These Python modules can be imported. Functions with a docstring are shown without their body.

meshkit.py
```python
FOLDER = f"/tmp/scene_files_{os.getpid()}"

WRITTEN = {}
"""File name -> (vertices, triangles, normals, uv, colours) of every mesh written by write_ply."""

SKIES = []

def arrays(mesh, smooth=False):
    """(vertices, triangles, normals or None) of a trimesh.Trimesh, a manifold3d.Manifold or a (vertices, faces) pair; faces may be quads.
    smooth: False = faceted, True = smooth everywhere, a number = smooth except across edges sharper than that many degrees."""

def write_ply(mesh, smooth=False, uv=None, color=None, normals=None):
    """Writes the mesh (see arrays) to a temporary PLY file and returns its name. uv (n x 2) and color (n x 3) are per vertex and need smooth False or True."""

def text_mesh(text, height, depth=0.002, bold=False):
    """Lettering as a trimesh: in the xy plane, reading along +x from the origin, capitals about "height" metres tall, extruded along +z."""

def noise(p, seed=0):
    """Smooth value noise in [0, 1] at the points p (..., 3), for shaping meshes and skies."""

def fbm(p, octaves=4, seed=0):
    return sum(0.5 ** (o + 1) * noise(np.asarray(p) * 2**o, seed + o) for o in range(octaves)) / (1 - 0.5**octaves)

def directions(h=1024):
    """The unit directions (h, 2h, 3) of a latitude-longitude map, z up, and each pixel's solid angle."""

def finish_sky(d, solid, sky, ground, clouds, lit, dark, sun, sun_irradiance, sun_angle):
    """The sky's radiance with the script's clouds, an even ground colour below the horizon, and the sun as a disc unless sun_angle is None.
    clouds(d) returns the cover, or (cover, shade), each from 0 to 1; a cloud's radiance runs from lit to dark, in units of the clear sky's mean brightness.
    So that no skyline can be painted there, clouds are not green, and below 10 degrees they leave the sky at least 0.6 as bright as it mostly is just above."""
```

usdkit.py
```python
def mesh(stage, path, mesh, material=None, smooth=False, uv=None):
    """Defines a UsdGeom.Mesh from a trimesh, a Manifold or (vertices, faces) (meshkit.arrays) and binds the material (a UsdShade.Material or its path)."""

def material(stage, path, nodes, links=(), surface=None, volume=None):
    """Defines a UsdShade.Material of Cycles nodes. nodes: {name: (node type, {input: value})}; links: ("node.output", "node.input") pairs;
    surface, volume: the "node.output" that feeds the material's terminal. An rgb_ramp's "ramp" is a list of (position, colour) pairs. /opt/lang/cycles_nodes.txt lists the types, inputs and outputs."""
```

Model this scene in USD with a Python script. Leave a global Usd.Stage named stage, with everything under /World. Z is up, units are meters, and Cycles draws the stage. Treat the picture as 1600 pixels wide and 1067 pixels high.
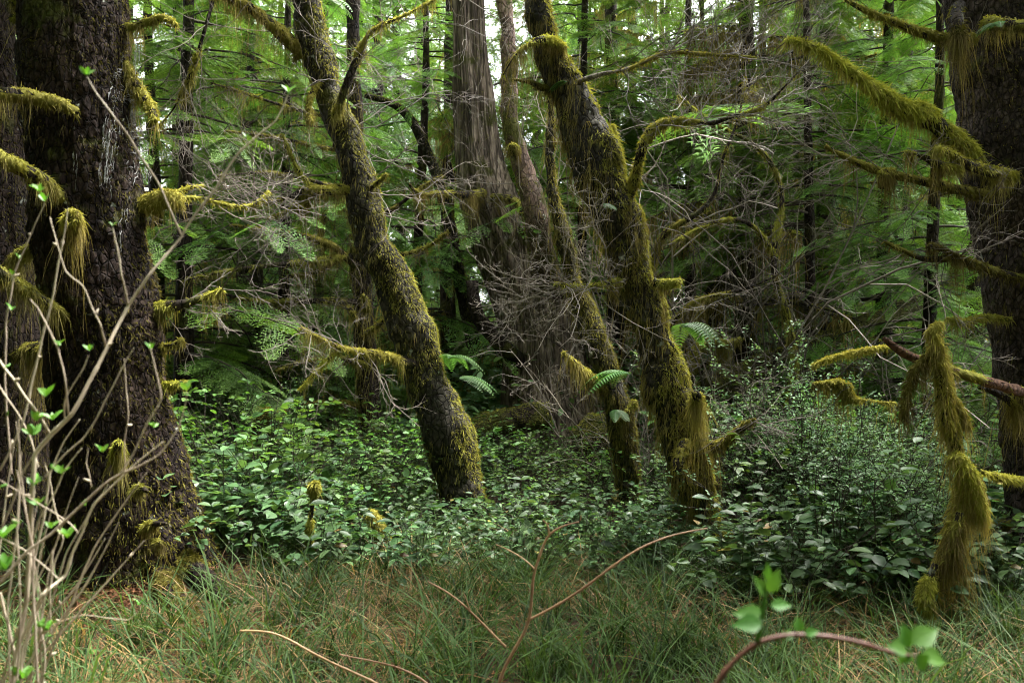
import math, numpy as np, usdkit
from pxr import Usd, UsdGeom, UsdLux, UsdShade, Sdf, Gf, Vt
from scipy.interpolate import CubicSpline, PchipInterpolator
from scipy.spatial import cKDTree
from meshkit import noise, fbm

stage = Usd.Stage.CreateInMemory()
UsdGeom.SetStageUpAxis(stage, 'Z')
UsdGeom.Xform.Define(stage, '/World'); UsdGeom.Scope.Define(stage, '/World/Looks')
rng = np.random.default_rng(11)

# ------------------------------------------------------------------ camera, sky, sun, exposure
FPX, CX, CY, EYE = 1386.0, 800.0, 533.5, 1.6
cam = UsdGeom.Camera.Define(stage, '/World/camera')
cam.CreateHorizontalApertureAttr(36.0); cam.CreateVerticalApertureAttr(24.0)
cam.CreateFocalLengthAttr(36.0 * FPX / 1600)
cam.CreateFStopAttr(4.0); cam.CreateFocusDistanceAttr(7.0)
cam.CreateClippingRangeAttr(Gf.Vec2f(0.05, 5000))
UsdGeom.Xformable(cam).AddTransformOp().Set(Gf.Matrix4d(1,0,0,0, 0,0,1,0, 0,-1,0,0, 0,0,EYE,1))
cam.CreateExposureAttr(3.85)
SUN_EL, SUN_AZ = math.radians(62), math.radians(50)       # azimuth measured from +y towards +x
SKY_STRENGTH = 0.15
sun = UsdLux.DistantLight.Define(stage, '/World/sun_light')
sun.CreateIntensityAttr(0.4); sun.CreateAngleAttr(20.0); sun.CreateColorAttr(Gf.Vec3f(1.0, 0.97, 0.9))
sun.GetPrim().CreateAttribute('inputs:normalize', Sdf.ValueTypeNames.Bool).Set(True)
_d = np.array([math.cos(SUN_EL)*math.sin(SUN_AZ), math.cos(SUN_EL)*math.cos(SUN_AZ), math.sin(SUN_EL)])
_x = np.cross([0, 0, 1.0], _d); _x /= np.linalg.norm(_x); _y = np.cross(_d, _x)
UsdGeom.Xformable(sun).AddTransformOp().Set(Gf.Matrix4d(*_x, 0, *_y, 0, *_d, 0, 0, 0, 30, 1))
dome = UsdLux.DomeLight.Define(stage, '/World/sky')
dome.CreateIntensityAttr(1.0)
dome.GetPrim().SetCustomDataByKey('kind', 'structure')
sky_mat = usdkit.material(stage, '/World/Looks/overcast_sky', {
    'sky': ('sky_texture', {'sky_type': 'single_scattering', 'sun_disc': False, 'sun_elevation': SUN_EL, 'sun_rotation': SUN_AZ, 'aerosol_density': 2.0}),
    'bw': ('rgb_to_bw', {}),
    'grey': ('combine_color', {}),
    'tc': ('texture_coordinate', {}),
    'nz': ('noise_texture', {'scale': 2.5, 'detail': 5, 'roughness': 0.55}),
    'mr': ('map_range', {'from_min': 0.25, 'from_max': 0.75, 'to_min': 0.85, 'to_max': 1.0, 'clamp': True}),
    'mx': ('mix', {}),
    'bg': ('background_shader', {'strength': SKY_STRENGTH})},
    [('sky.color', 'bw.color'), ('bw.val', 'grey.r'), ('bw.val', 'grey.g'), ('bw.val', 'grey.b'), ('tc.generated', 'nz.vector'),
     ('nz.fac', 'mr.value'), ('mr.result', 'mx.fac'), ('sky.color', 'mx.color1'), ('grey.color', 'mx.color2'), ('mx.color', 'bg.color')], surface='bg.background')
UsdShade.MaterialBindingAPI.Apply(dome.GetPrim()).Bind(sky_mat)

# ------------------------------------------------------------------ naming, prims
_used = {}
def fresh(parent, name):
    k = (parent, name); n = _used.get(k, -1) + 1; _used[k] = n
    return f'{parent}/{name}' if n == 0 else f'{parent}/{name}_{n:03d}'
def tag(p, label=None, cat=None, group=None, kind=None):
    p = p.GetPrim() if hasattr(p, 'GetPrim') else p
    for k, v in (('label', label), ('category', cat), ('group', group), ('kind', kind)):
        if v: p.SetCustomDataByKey(k, v)
    return p
_origin = {}
def thing(name, label, cat, loc=(0, 0, 0), rz=0.0, sc=1.0, group=None, tilt=None, at=None):
    """an Xform at the thing's base; at: its parts are then given in world coordinates"""
    x = UsdGeom.Xform.Define(stage, fresh('/World', name))
    if at is not None: loc = tuple(float(c) for c in at); _origin[str(x.GetPath())] = np.array(loc)
    place(x, loc, rz, sc, tilt)
    tag(x, label, cat, group)
    return str(x.GetPath())
def place(x, loc, rz=0.0, sc=1.0, tilt=None):
    x = UsdGeom.Xformable(x)
    x.ClearXformOpOrder()
    c, s = math.cos(rz), math.sin(rz)
    R = np.array([[c, s, 0], [-s, c, 0], [0, 0, 1.0]])     # row vectors
    if tilt is not None:                                  # lean the thing: tilt = (axis angle about x, about y)
        a, b = tilt
        Rx = np.array([[1, 0, 0], [0, math.cos(a), math.sin(a)], [0, -math.sin(a), math.cos(a)]])
        Ry = np.array([[math.cos(b), 0, -math.sin(b)], [0, 1, 0], [math.sin(b), 0, math.cos(b)]])
        R = R @ Rx @ Ry
    M = np.eye(4); M[:3, :3] = R * sc; M[3, :3] = loc
    x.AddTransformOp().Set(Gf.Matrix4d(*M.ravel().tolist()))
def mesh(parent, name, data, mat, smooth=True, label=None, kind=None):
    """data = (vertices, triangles, tint or None): one Mesh prim under parent."""
    v, f = np.asarray(data[0], np.float32), np.asarray(data[1], np.int32)
    t = data[2] if len(data) > 2 else None
    o = _origin.get('/'.join(parent.split('/')[:3]))
    if o is not None: v = (np.asarray(data[0], float) - o).astype(np.float32)
    m = UsdGeom.Mesh.Define(stage, fresh(parent, name))
    m.CreatePointsAttr(Vt.Vec3fArray.FromNumpy(v))
    m.CreateFaceVertexCountsAttr(Vt.IntArray.FromNumpy(np.full(len(f), 3, np.int32)))
    m.CreateFaceVertexIndicesAttr(Vt.IntArray.FromNumpy(np.ascontiguousarray(f).ravel()))
    m.CreateSubdivisionSchemeAttr('none')
    if smooth:
        vd = np.asarray(data[0], float); n = np.zeros_like(vd)
        fn = np.cross(vd[f[:, 1]] - vd[f[:, 0]], vd[f[:, 2]] - vd[f[:, 0]])
        for k in range(3):
            for a in range(3): n[:, a] += np.bincount(f[:, k], fn[:, a], len(vd))
        l = np.linalg.norm(n, axis=1, keepdims=True)
        n = np.where(l > 1e-20, n / np.maximum(l, 1e-20), [0, 0, 1.0])
        m.CreateNormalsAttr(Vt.Vec3fArray.FromNumpy(n.astype(np.float32))); m.SetNormalsInterpolation('vertex')
    if t is not None:
        UsdGeom.PrimvarsAPI(m).CreatePrimvar('tint', Sdf.ValueTypeNames.FloatArray, 'vertex').Set(Vt.FloatArray.FromNumpy(np.asarray(t, np.float32)))
    if mat is not None:
        UsdShade.MaterialBindingAPI.Apply(m.GetPrim()).Bind(mat)
    if kind is None and name in ('hanging_moss', 'bark_moss', 'foot_moss', 'twigs', 'resin_streak'): kind = 'stuff'
    tag(m, label, None, None, kind)
    return str(m.GetPath())
def copy_of(src, name, label, cat, loc, rz=0.0, sc=1.0, group=None, tilt=None):
    """another individual of the class prim src"""
    x = UsdGeom.Xform.Define(stage, fresh('/World', name))
    x.GetPrim().GetReferences().AddInternalReference(src)
    x.GetPrim().SetInstanceable(True)
    place(x, loc, rz, sc, tilt)
    tag(x, label, cat, group)
    return str(x.GetPath())
def klass(name):
    return str(stage.CreateClassPrim('/World/kinds_' + name if False else '/kinds_' + name).GetPath())
def scatter(name, protos, pos, rz, sc, idx, label, cat, kind='stuff', tilt=None):
    """one PointInstancer of many uncountable pieces; protos: list of (mesh data, material)"""
    pi = UsdGeom.PointInstancer.Define(stage, fresh('/World', name))
    tag(pi, label, cat, None, kind)
    base = str(pi.GetPath()); targets = []
    for d, m in protos:
        targets.append(mesh(base, name + '_piece', d, m))
    pi.CreatePrototypesRel().SetTargets([Sdf.Path(t) for t in targets])
    n = len(pos)
    pi.CreateProtoIndicesAttr(Vt.IntArray.FromNumpy(np.asarray(idx, np.int32)))
    pi.CreatePositionsAttr(Vt.Vec3fArray.FromNumpy(np.asarray(pos, np.float32)))
    h = np.asarray(rz, float) / 2
    tl = np.zeros((n, 2)) if tilt is None else np.asarray(tilt)
    # rotation about z, then a small lean
    q = np.zeros((n, 4)); cz, sz = np.cos(h), np.sin(h); ax, ay = tl[:, 0] / 2, tl[:, 1] / 2
    q[:, 0] = cz; q[:, 1] = ax * cz + ay * sz; q[:, 2] = ay * cz - ax * sz; q[:, 3] = sz
    q /= np.linalg.norm(q, axis=1, keepdims=True)
    pi.CreateOrientationsAttr(Vt.QuathArray([Gf.Quath(float(a), float(b), float(c), float(d)) for a, b, c, d in q]))
    s = np.asarray(sc, np.float32)
    pi.CreateScalesAttr(Vt.Vec3fArray.FromNumpy(np.repeat(s[:, None], 3, 1) if s.ndim == 1 else s))
    return base

# ------------------------------------------------------------------ geometry helpers (all return (v, f, tint))
def join(parts):
    parts = [p for p in parts if len(p[0])]
    if not parts: return np.zeros((0, 3)), np.zeros((0, 3), int), np.zeros(0)
    off = np.cumsum([0] + [len(p[0]) for p in parts])
    return (np.vstack([p[0] for p in parts]), np.vstack([np.asarray(p[1]) + o for p, o in zip(parts, off)]),
            np.concatenate([p[2] if len(p) > 2 and p[2] is not None else np.full(len(p[0]), .5) for p in parts]))
def unit(a):
    a = np.asarray(a, float)
    return a / np.maximum(np.linalg.norm(a, axis=-1, keepdims=True), 1e-12)
def P(px, py, d):
    """the point at distance d (along y) that a ray at this place of the view reaches"""
    return np.array([(px - CX) / FPX * d, d, EYE - (py - CY) / FPX * d])
def spline(pts, n, extra=None):
    """n points along a smooth curve through pts; extra: per-point values carried along"""
    pts = np.asarray(pts, float)
    s = np.r_[0, np.cumsum(np.linalg.norm(np.diff(pts, axis=0), axis=1) + 1e-9)]
    t = np.linspace(0, s[-1], n)
    out = (PchipInterpolator(s, pts) if len(pts) < 4 else CubicSpline(s, pts, bc_type='natural'))(t)
    if extra is None: return out
    return out, PchipInterpolator(s, np.asarray(extra, float))(t)
def frames(path):
    tan = unit(np.gradient(path, axis=0))
    a = np.zeros_like(path); b = np.zeros_like(path)
    ref = np.array([0, 1.0, 0]) if abs(tan[0][1]) < .8 else np.array([1.0, 0, 0])
    for i, t in enumerate(tan):
        x = unit(np.cross(ref, t)) if i == 0 else unit(a[i-1] - t * (a[i-1] @ t))
        a[i] = x; b[i] = np.cross(t, x)
    return tan, a, b
def tube(path, rad, sides=10, disp=None, cap=True, tint=None):
    """closed tube along path; disp(theta, s, base points) -> radius offset in metres (n, sides)"""
    path = np.asarray(path, float); n = len(path); rad = np.broadcast_to(np.asarray(rad, float), n)
    tan, a, b = frames(path)
    th = np.arange(sides) / sides * 2 * np.pi
    dirs = a[:, None] * np.cos(th)[None, :, None] + b[:, None] * np.sin(th)[None, :, None]
    s = np.r_[0, np.cumsum(np.linalg.norm(np.diff(path, axis=0), axis=1))]
    r = np.repeat(rad[:, None], sides, 1)
    base = path[:, None] + dirs * r[..., None]
    if disp is not None:
        r = r + disp(th[None] + 0 * r, s[:, None] + 0 * r, base, dirs)
        base = path[:, None] + dirs * r[..., None]
    v = base.reshape(-1, 3)
    i = np.arange(n - 1)[:, None] * sides; j = np.arange(sides)[None]; k = (j + 1) % sides
    q = np.stack([i + j, i + k, i + sides + k, i + sides + j], -1).reshape(-1, 4)
    f = np.vstack([q[:, [0, 1, 2]], q[:, [0, 2, 3]]])
    if cap:
        m = len(v); v = np.vstack([v, path[:1], path[-1:]])
        jj = np.arange(sides); kk = (jj + 1) % sides
        f = np.vstack([f, np.stack([np.full(sides, m), kk, jj], 1), np.stack([np.full(sides, m + 1), (n-1)*sides + jj, (n-1)*sides + kk], 1)])
    t = np.full(len(v), .5) if tint is None else np.r_[np.repeat(tint, sides), tint[0], tint[-1]] if cap else np.repeat(tint, sides)
    return v, f, t
def tubes(pts, rad, sides=3, tint=None):
    """many thin tubes at once: pts (N, K, 3), rad (N, K)"""
    pts = np.asarray(pts, float); N, K, _ = pts.shape
    if N == 0: return np.zeros((0, 3)), np.zeros((0, 3), int), np.zeros(0)
    tan = unit(np.gradient(pts, axis=1))
    ref = np.where(np.abs(unit(pts[:, -1] - pts[:, 0])[:, 2:]) > .8, [1.0, 0.13, 0], [0.1, 0.07, 1.0])[:, None]
    a = unit(np.cross(tan, ref)); b = np.cross(tan, a)
    th = np.arange(sides) / sides * 2 * np.pi
    v = pts[:, :, None] + (a[:, :, None] * np.cos(th)[:, None] + b[:, :, None] * np.sin(th)[:, None]) * np.asarray(rad)[:, :, None, None]
    base = (np.arange(N) * K * sides)[:, None, None] + (np.arange(K - 1) * sides)[None, :, None]
    j = np.arange(sides)[None, None]; k = (j + 1) % sides
    q = np.stack([base + j, base + k, base + sides + k, base + sides + j], -1).reshape(-1, 4)
    t = np.full(N, .5) if tint is None else np.asarray(tint)
    return v.reshape(-1, 3), np.vstack([q[:, [0, 2, 1]], q[:, [0, 3, 2]]]), np.repeat(t, K * sides)
def blades(root, d, length, width, bend=None, nseg=2, tint=None, tip_tint=None, side=None, wave=0.0):
    """many tapering strips at once. root, d (N, 3); the middle line is root + d*L*t + bend*t^2"""
    root = np.asarray(root, float); N = len(root)
    if N == 0: return np.zeros((0, 3)), np.zeros((0, 3), int), np.zeros(0)
    d = unit(d); length = np.broadcast_to(length, N); width = np.broadcast_to(width, N)
    bend = np.zeros((N, 3)) if bend is None else np.broadcast_to(bend, (N, 3))
    if side is None: side = unit(np.cross(d + bend / np.maximum(length, 1e-6)[:, None] * .5, rng.normal(size=(N, 3))))
    t = np.linspace(0, 1, nseg + 1)
    mid = root[:, None] + d[:, None] * (length[:, None] * t)[..., None] + bend[:, None] * (t ** 2)[None, :, None]
    if wave: mid[:, 1:] += rng.normal(size=(N, nseg, 3)) * wave * length[:, None, None]
    w = (width[:, None] * np.array([.75] + [1.0] * (nseg - 1))[None] * (1 - .35 * t[:-1]))[..., None] * .5
    L = mid[:, :-1] - side[:, None] * w; R = mid[:, :-1] + side[:, None] * w
    v = np.concatenate([np.stack([L, R], 2).reshape(N, nseg * 2, 3), mid[:, -1:]], 1)
    m = 2 * nseg + 1; tri = []
    for i in range(nseg - 1):
        a = 2 * i; tri += [[a, a + 1, a + 3], [a, a + 3, a + 2]]
    tri.append([2 * nseg - 2, 2 * nseg - 1, 2 * nseg])
    f = (np.arange(N)[:, None, None] * m + np.array(tri)[None]).reshape(-1, 3)
    t0 = np.full(N, .5) if tint is None else np.broadcast_to(tint, N); t1 = t0 if tip_tint is None else np.broadcast_to(tip_tint, N)
    tt = np.concatenate([np.repeat(t[:-1], 2), [1.0]])
    return v.reshape(-1, 3), f, (t0[:, None] * (1 - tt) + t1[:, None] * tt).ravel()
def leaf_set(root, d, normal, length, width, fold=.18, droop=.25, tint=None, shape=((.22, .72), (.55, 1.0)), sub=False):
    """many oval folded leaves at once (8 vertices, 8 triangles each)"""
    root = np.asarray(root, float); N = len(root)
    if N == 0: return np.zeros((0, 3)), np.zeros((0, 3), int), np.zeros(0)
    d = unit(d); s = unit(np.cross(d, normal)); n = np.cross(s, d)
    L = np.broadcast_to(length, N)[:, None]; W = np.broadcast_to(width, N)[:, None] * .5
    def at(t, w, h): return root + d * L * t + s * W * w + n * L * (h * fold - droop * t * t)
    (t1, w1), (t2, w2) = shape
    v = np.stack([at(0, 0, 0), at(t1, -w1, .5*w1), at(t1, 0, 0), at(t1, w1, .5*w1), at(t2, -w2, .5*w2), at(t2, 0, 0), at(t2, w2, .5*w2), at(.82, -.55, .25), at(.82, .55, .25), at(1, 0, 0)], 1)
    tri = np.array([[0,2,1],[0,3,2],[1,2,5],[1,5,4],[2,3,6],[2,6,5],[4,5,7],[5,6,8],[7,5,9],[5,8,9]])
    f = (np.arange(N)[:, None, None] * 10 + tri[None]).reshape(-1, 3)
    t = np.full(N, .5) if tint is None else np.broadcast_to(tint, N)
    return v.reshape(-1, 3), f, np.repeat(t, 10)
def xf(data, loc=(0, 0, 0), rz=0.0, sc=1.0, R=None):
    c, s = math.cos(rz), math.sin(rz)
    M = np.array([[c, -s, 0], [s, c, 0], [0, 0, 1.0]]) if R is None else R
    return (np.asarray(data[0]) * sc @ M.T + loc, data[1], data[2])
def ground_z(x, y):
    x = np.asarray(x, float); y = np.asarray(y, float)
    q = np.stack([x * .45, y * .45, 0 * x], -1)
    z = (fbm(q, 3, 5) - .5) * .28 + (fbm(q * 6, 2, 9) - .5) * .05
    z = z * np.clip((y + 4) / 8, .25, 1)
    z = z + .03 * np.clip(y - 9, 0, 40)
    z = z + .30 * np.exp(-(((x + 2.45) / .75) ** 2 + ((y - 5.75) / .8) ** 2))       # mound under the big spruce
    return z
def on_ground(x, y, dz=0.0):
    return np.array([x, y, float(ground_z(x, y)) + dz])
# ------------------------------------------------------------------ materials
def look(name, nodes, links, surface): return usdkit.material(stage, '/World/Looks/' + name, nodes, links, surface=surface)
def foliage(name, dark, light, rough=.5, trans=.35, spec=.4, vary=.35, hue=.03):
    """leaf-like: tint runs from dark to light, each individual a little different, light passes through"""
    return look(name, {
        'at': ('attribute', {'attribute': 'tint'}), 'oi': ('object_info', {}),
        'rp': ('mix', {'color1': dark, 'color2': light}),
        'mv': ('map_range', {'to_min': 1 - vary, 'to_max': 1 + vary}), 'mh': ('map_range', {'to_min': .5 - hue, 'to_max': .5 + hue}),
        'geo': ('geometry', {}), 'nz': ('noise_texture', {'scale': .9, 'detail': 2}), 'mn': ('map_range', {'from_min': .3, 'from_max': .7, 'to_min': .7, 'to_max': 1.3}),
        'mu': ('math', {'math_type': 'multiply'}), 'hs': ('hsv', {}),
        'pr': ('principled_bsdf', {'roughness': rough, 'specular_ior_level': spec}), 'tr': ('translucent_bsdf', {}), 'mx': ('mix_closure', {'fac': trans}),
        'tc': ('mix', {'mix_type': 'multiply', 'fac': 1.0, 'color2': (1.25, 1.2, .55)})},
        [('at.fac', 'rp.fac'), ('oi.random', 'mv.value'), ('oi.random', 'mh.value'), ('geo.position', 'nz.vector'), ('nz.fac', 'mn.value'),
         ('mv.result', 'mu.value1'), ('mn.result', 'mu.value2'), ('mu.value', 'hs.value'), ('mh.result', 'hs.hue'), ('rp.color', 'hs.color'),
         ('hs.color', 'pr.base_color'), ('hs.color', 'tc.color1'), ('tc.color', 'tr.color'), ('pr.BSDF', 'mx.closure1'), ('tr.BSDF', 'mx.closure2')], 'mx.closure')
def bark(name, dark, mid, light, scale=30.0, stretch=(1, 1, .4), bump=.6, moss=0.0, moss_scale=3.0, spots=0.0, rough=.85, mosscol=((.022, .022, .007), (.085, .088, .02))):
    """bark with cracks, pale lichen spots and moss films that sit where a noise says so"""
    n = {'geo': ('geometry', {}), 'mp': ('mapping', {'scale': stretch}),
         'n1': ('noise_texture', {'scale': scale, 'detail': 6, 'roughness': .65}), 'v1': ('voronoi_texture', {'scale': scale * .8, 'feature': 'distance_to_edge'}),
         'rp': ('rgb_ramp', {'ramp': [(.25, dark), (.5, mid), (.75, light)]}),
         'vm': ('map_range', {'from_min': 0, 'from_max': .12, 'to_min': .35, 'to_max': 1, 'clamp': True}), 'vc': ('mix', {'mix_type': 'multiply', 'fac': 1.0}), 'cc': ('combine_color', {}),
         'n2': ('noise_texture', {'scale': 9, 'detail': 5, 'roughness': .6}), 'sm': ('map_range', {'from_min': .66 , 'from_max': .72, 'to_min': 0, 'to_max': spots, 'clamp': True}),
         'sp': ('mix', {'color2': (.34, .36, .31)}),
         'n3': ('noise_texture', {'scale': moss_scale, 'detail': 6, 'roughness': .68}), 'mm': ('map_range', {'from_min': .62 - .35 * moss, 'from_max': .70 - .32 * moss, 'to_min': 0, 'to_max': 1.0 if moss else 0.0, 'clamp': True}),
         'n4': ('noise_texture', {'scale': 60, 'detail': 3}), 'mc': ('mix', {'color1': mosscol[0], 'color2': mosscol[1]}), 'mo': ('mix', {}),
         'n5': ('noise_texture', {'scale': 2.4, 'detail': 4, 'roughness': .6}), 'm5': ('map_range', {'from_min': .32, 'from_max': .68, 'to_min': .45, 'to_max': 1.55}), 'c5': ('combine_color', {}), 'x5': ('mix', {'mix_type': 'multiply', 'fac': 1.0}), 'hm': ('math', {'math_type': 'multiply_add', 'value2': .5}), 'bp': ('bump', {'strength': bump, 'distance': .03}), 'pr': ('principled_bsdf', {'roughness': rough, 'specular_ior_level': .12})}
    l = [('geo.position', 'mp.vector'), ('mp.vector', 'n1.vector'), ('mp.vector', 'v1.vector'), ('n1.fac', 'rp.fac'), ('v1.distance', 'vm.value'),
         ('vm.result', 'cc.r'), ('vm.result', 'cc.g'), ('vm.result', 'cc.b'), ('rp.color', 'vc.color1'), ('cc.color', 'vc.color2'),
         ('geo.position', 'n2.vector'), ('n2.fac', 'sm.value'), ('sm.result', 'sp.fac'), ('vc.color', 'x5.color1'), ('geo.position', 'n5.vector'), ('n5.fac', 'm5.value'), ('m5.result', 'c5.r'), ('m5.result', 'c5.g'), ('m5.result', 'c5.b'), ('c5.color', 'x5.color2'), ('x5.color', 'sp.color1'),
         ('geo.position', 'n3.vector'), ('n3.fac', 'mm.value'), ('geo.position', 'n4.vector'), ('n4.fac', 'mc.fac'), ('mm.result', 'mo.fac'), ('sp.color', 'mo.color1'), ('mc.color', 'mo.color2'),
         ('n1.fac', 'hm.value1'), ('vm.result', 'hm.value3'), ('hm.value', 'bp.height'), ('bp.normal', 'pr.normal'), ('mo.color', 'pr.base_color')]
    return look(name, n, l, 'pr.BSDF')
M = dict(
    spruce=bark('spruce_bark', (.006, .004, .003), (.019, .0115, .0085), (.066, .046, .036), 34, (1, 1, .55), .9, .10, 2.6, .7),
    spruce_right=bark('right_spruce_bark', (.010, .0075, .0065), (.032, .023, .019), (.092, .070, .060), 40, (1, 1, .6), .8, .06, 3, .8),
    dark=bark('dark_bark', (.008, .0065, .005), (.022, .016, .012), (.055, .042, .032), 30, (1, 1, .4), .7, .25, 2.5, .5),
    alder=bark('alder_bark', (.010, .009, .007), (.03, .026, .019), (.10, .09, .072), 26, (1, 1, .6), .7, .18, 3.2, .8),
    cedar=bark('cedar_bark', (.028, .021, .016), (.13, .10, .076), (.29, .24, .185), 22, (1, 1, .05), .7, .10, 2.0, .3),
    lichen=bark('lichen_bark', (.04, .026, .02), (.12, .08, .062), (.24, .19, .16), 24, (1, 1, .6), .5, .35, 3, 1.0),
    log=bark('log_bark', (.01, .008, .006), (.03, .022, .016), (.07, .05, .035), 20, (.5, 1, 1), .7, .55, 2.5, .2),
    grey=bark('grey_wood', (.05, .042, .035), (.12, .10, .085), (.22, .19, .165), 30, (1, 1, 1), .3, .15, 4, .5),
    redwood=bark('red_branch_bark', (.03, .015, .009), (.10, .05, .03), (.2, .11, .07), 26, (1, 1, 1), .4, .10, 5, .2),
    moss=foliage('moss', (.045, .036, .012), (.46, .44, .085), .9, .22, .1, .15, .012),
    hang=foliage('hanging_moss', (.058, .042, .017), (.40, .34, .115), .9, .25, .1, .15, .012),
    hemlock=foliage('hemlock_needles', (.040, .095, .018), (.175, .305, .060), .6, .38, .25, .25, .015),
    cedarleaf=foliage('cedar_sprays', (.045, .095, .034), (.15, .26, .10), .6, .36, .25, .25, .015),
    salal=foliage('salal_leaf', (.017, .050, .018), (.115, .205, .078), .45, .30, .30, .25, .02),
    leafy=foliage('bright_shrub_leaf', (.028, .075, .014), (.135, .25, .055), .5, .34, .3, .25, .02),
    worn=foliage('worn_leaf', (.10, .05, .02), (.32, .25, .06), .5, .2, .3, .3, .03),
    huck=foliage('huckleberry_leaf', (.050, .13, .048), (.19, .33, .14), .5, .28, .3, .2, .015),
    fern=foliage('fern_frond', (.028, .085, .022), (.085, .18, .045), .5, .40, .3, .2, .015),
    bud=foliage('young_leaf', (.045, .13, .014), (.115, .26, .032), .5, .30, .4, .15, .015),
    redstem=foliage('red_stem', (.05, .018, .012), (.17, .075, .045), .5, 0.0, .3, .1, .01),
    sprig=foliage('sprig_leaf', (.028, .085, .012), (.075, .18, .028), .5, .30, .25, .05, .01),
    grass=foliage('sedge_blade', (.010, .026, .008), (.078, .150, .042), .6, .25, .15, .25, .02),
    straw=foliage('dry_grass', (.085, .034, .011), (.36, .25, .10), .6, .25, .3, .2, .02),
    litter=foliage('needle_litter', (.05, .018, .009), (.18, .075, .036), .8, .1, .2, .2, .02),
    twig=foliage('bare_twig', (.030, .022, .016), (.26, .22, .18), .7, 0.0, .3, .2, .01),
    darktwig=foliage('dark_twig', (.018, .014, .010), (.085, .068, .050), .8, 0.0, .2, .2, .01),
    stem=foliage('pale_stem', (.20, .145, .10), (.60, .51, .39), .6, 0.0, .3, .1, .01),
    cane=foliage('orange_cane', (.18, .095, .045), (.46, .29, .15), .5, 0.0, .4, .1, .01),
)
M['ground'] = look('forest_floor', {
    'geo': ('geometry', {}), 'n1': ('noise_texture', {'scale': 2.2, 'detail': 6, 'roughness': .65}), 'n2': ('noise_texture', {'scale': 45, 'detail': 5, 'roughness': .7}),
    'rp': ('rgb_ramp', {'ramp': [(.3, (.012, .008, .005)), (.5, (.04, .022, .012)), (.7, (.085, .042, .02))]}),
    'gr': ('rgb_ramp', {'ramp': [(.35, (.018, .022, .006)), (.65, (.06, .062, .014))]}), 'mr': ('map_range', {'from_min': .5, 'from_max': .6, 'clamp': True}), 'mx': ('mix', {}),
    'bp': ('bump', {'strength': .8, 'distance': .04}), 'pr': ('principled_bsdf', {'roughness': .95, 'specular_ior_level': .2})},
    [('geo.position', 'n1.vector'), ('geo.position', 'n2.vector'), ('n2.fac', 'rp.fac'), ('n2.fac', 'gr.fac'), ('n1.fac', 'mr.value'), ('mr.result', 'mx.fac'), ('rp.color', 'mx.color1'), ('gr.color', 'mx.color2'),
     ('n2.fac', 'bp.height'), ('bp.normal', 'pr.normal'), ('mx.color', 'pr.base_color')], 'pr.BSDF')
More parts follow.
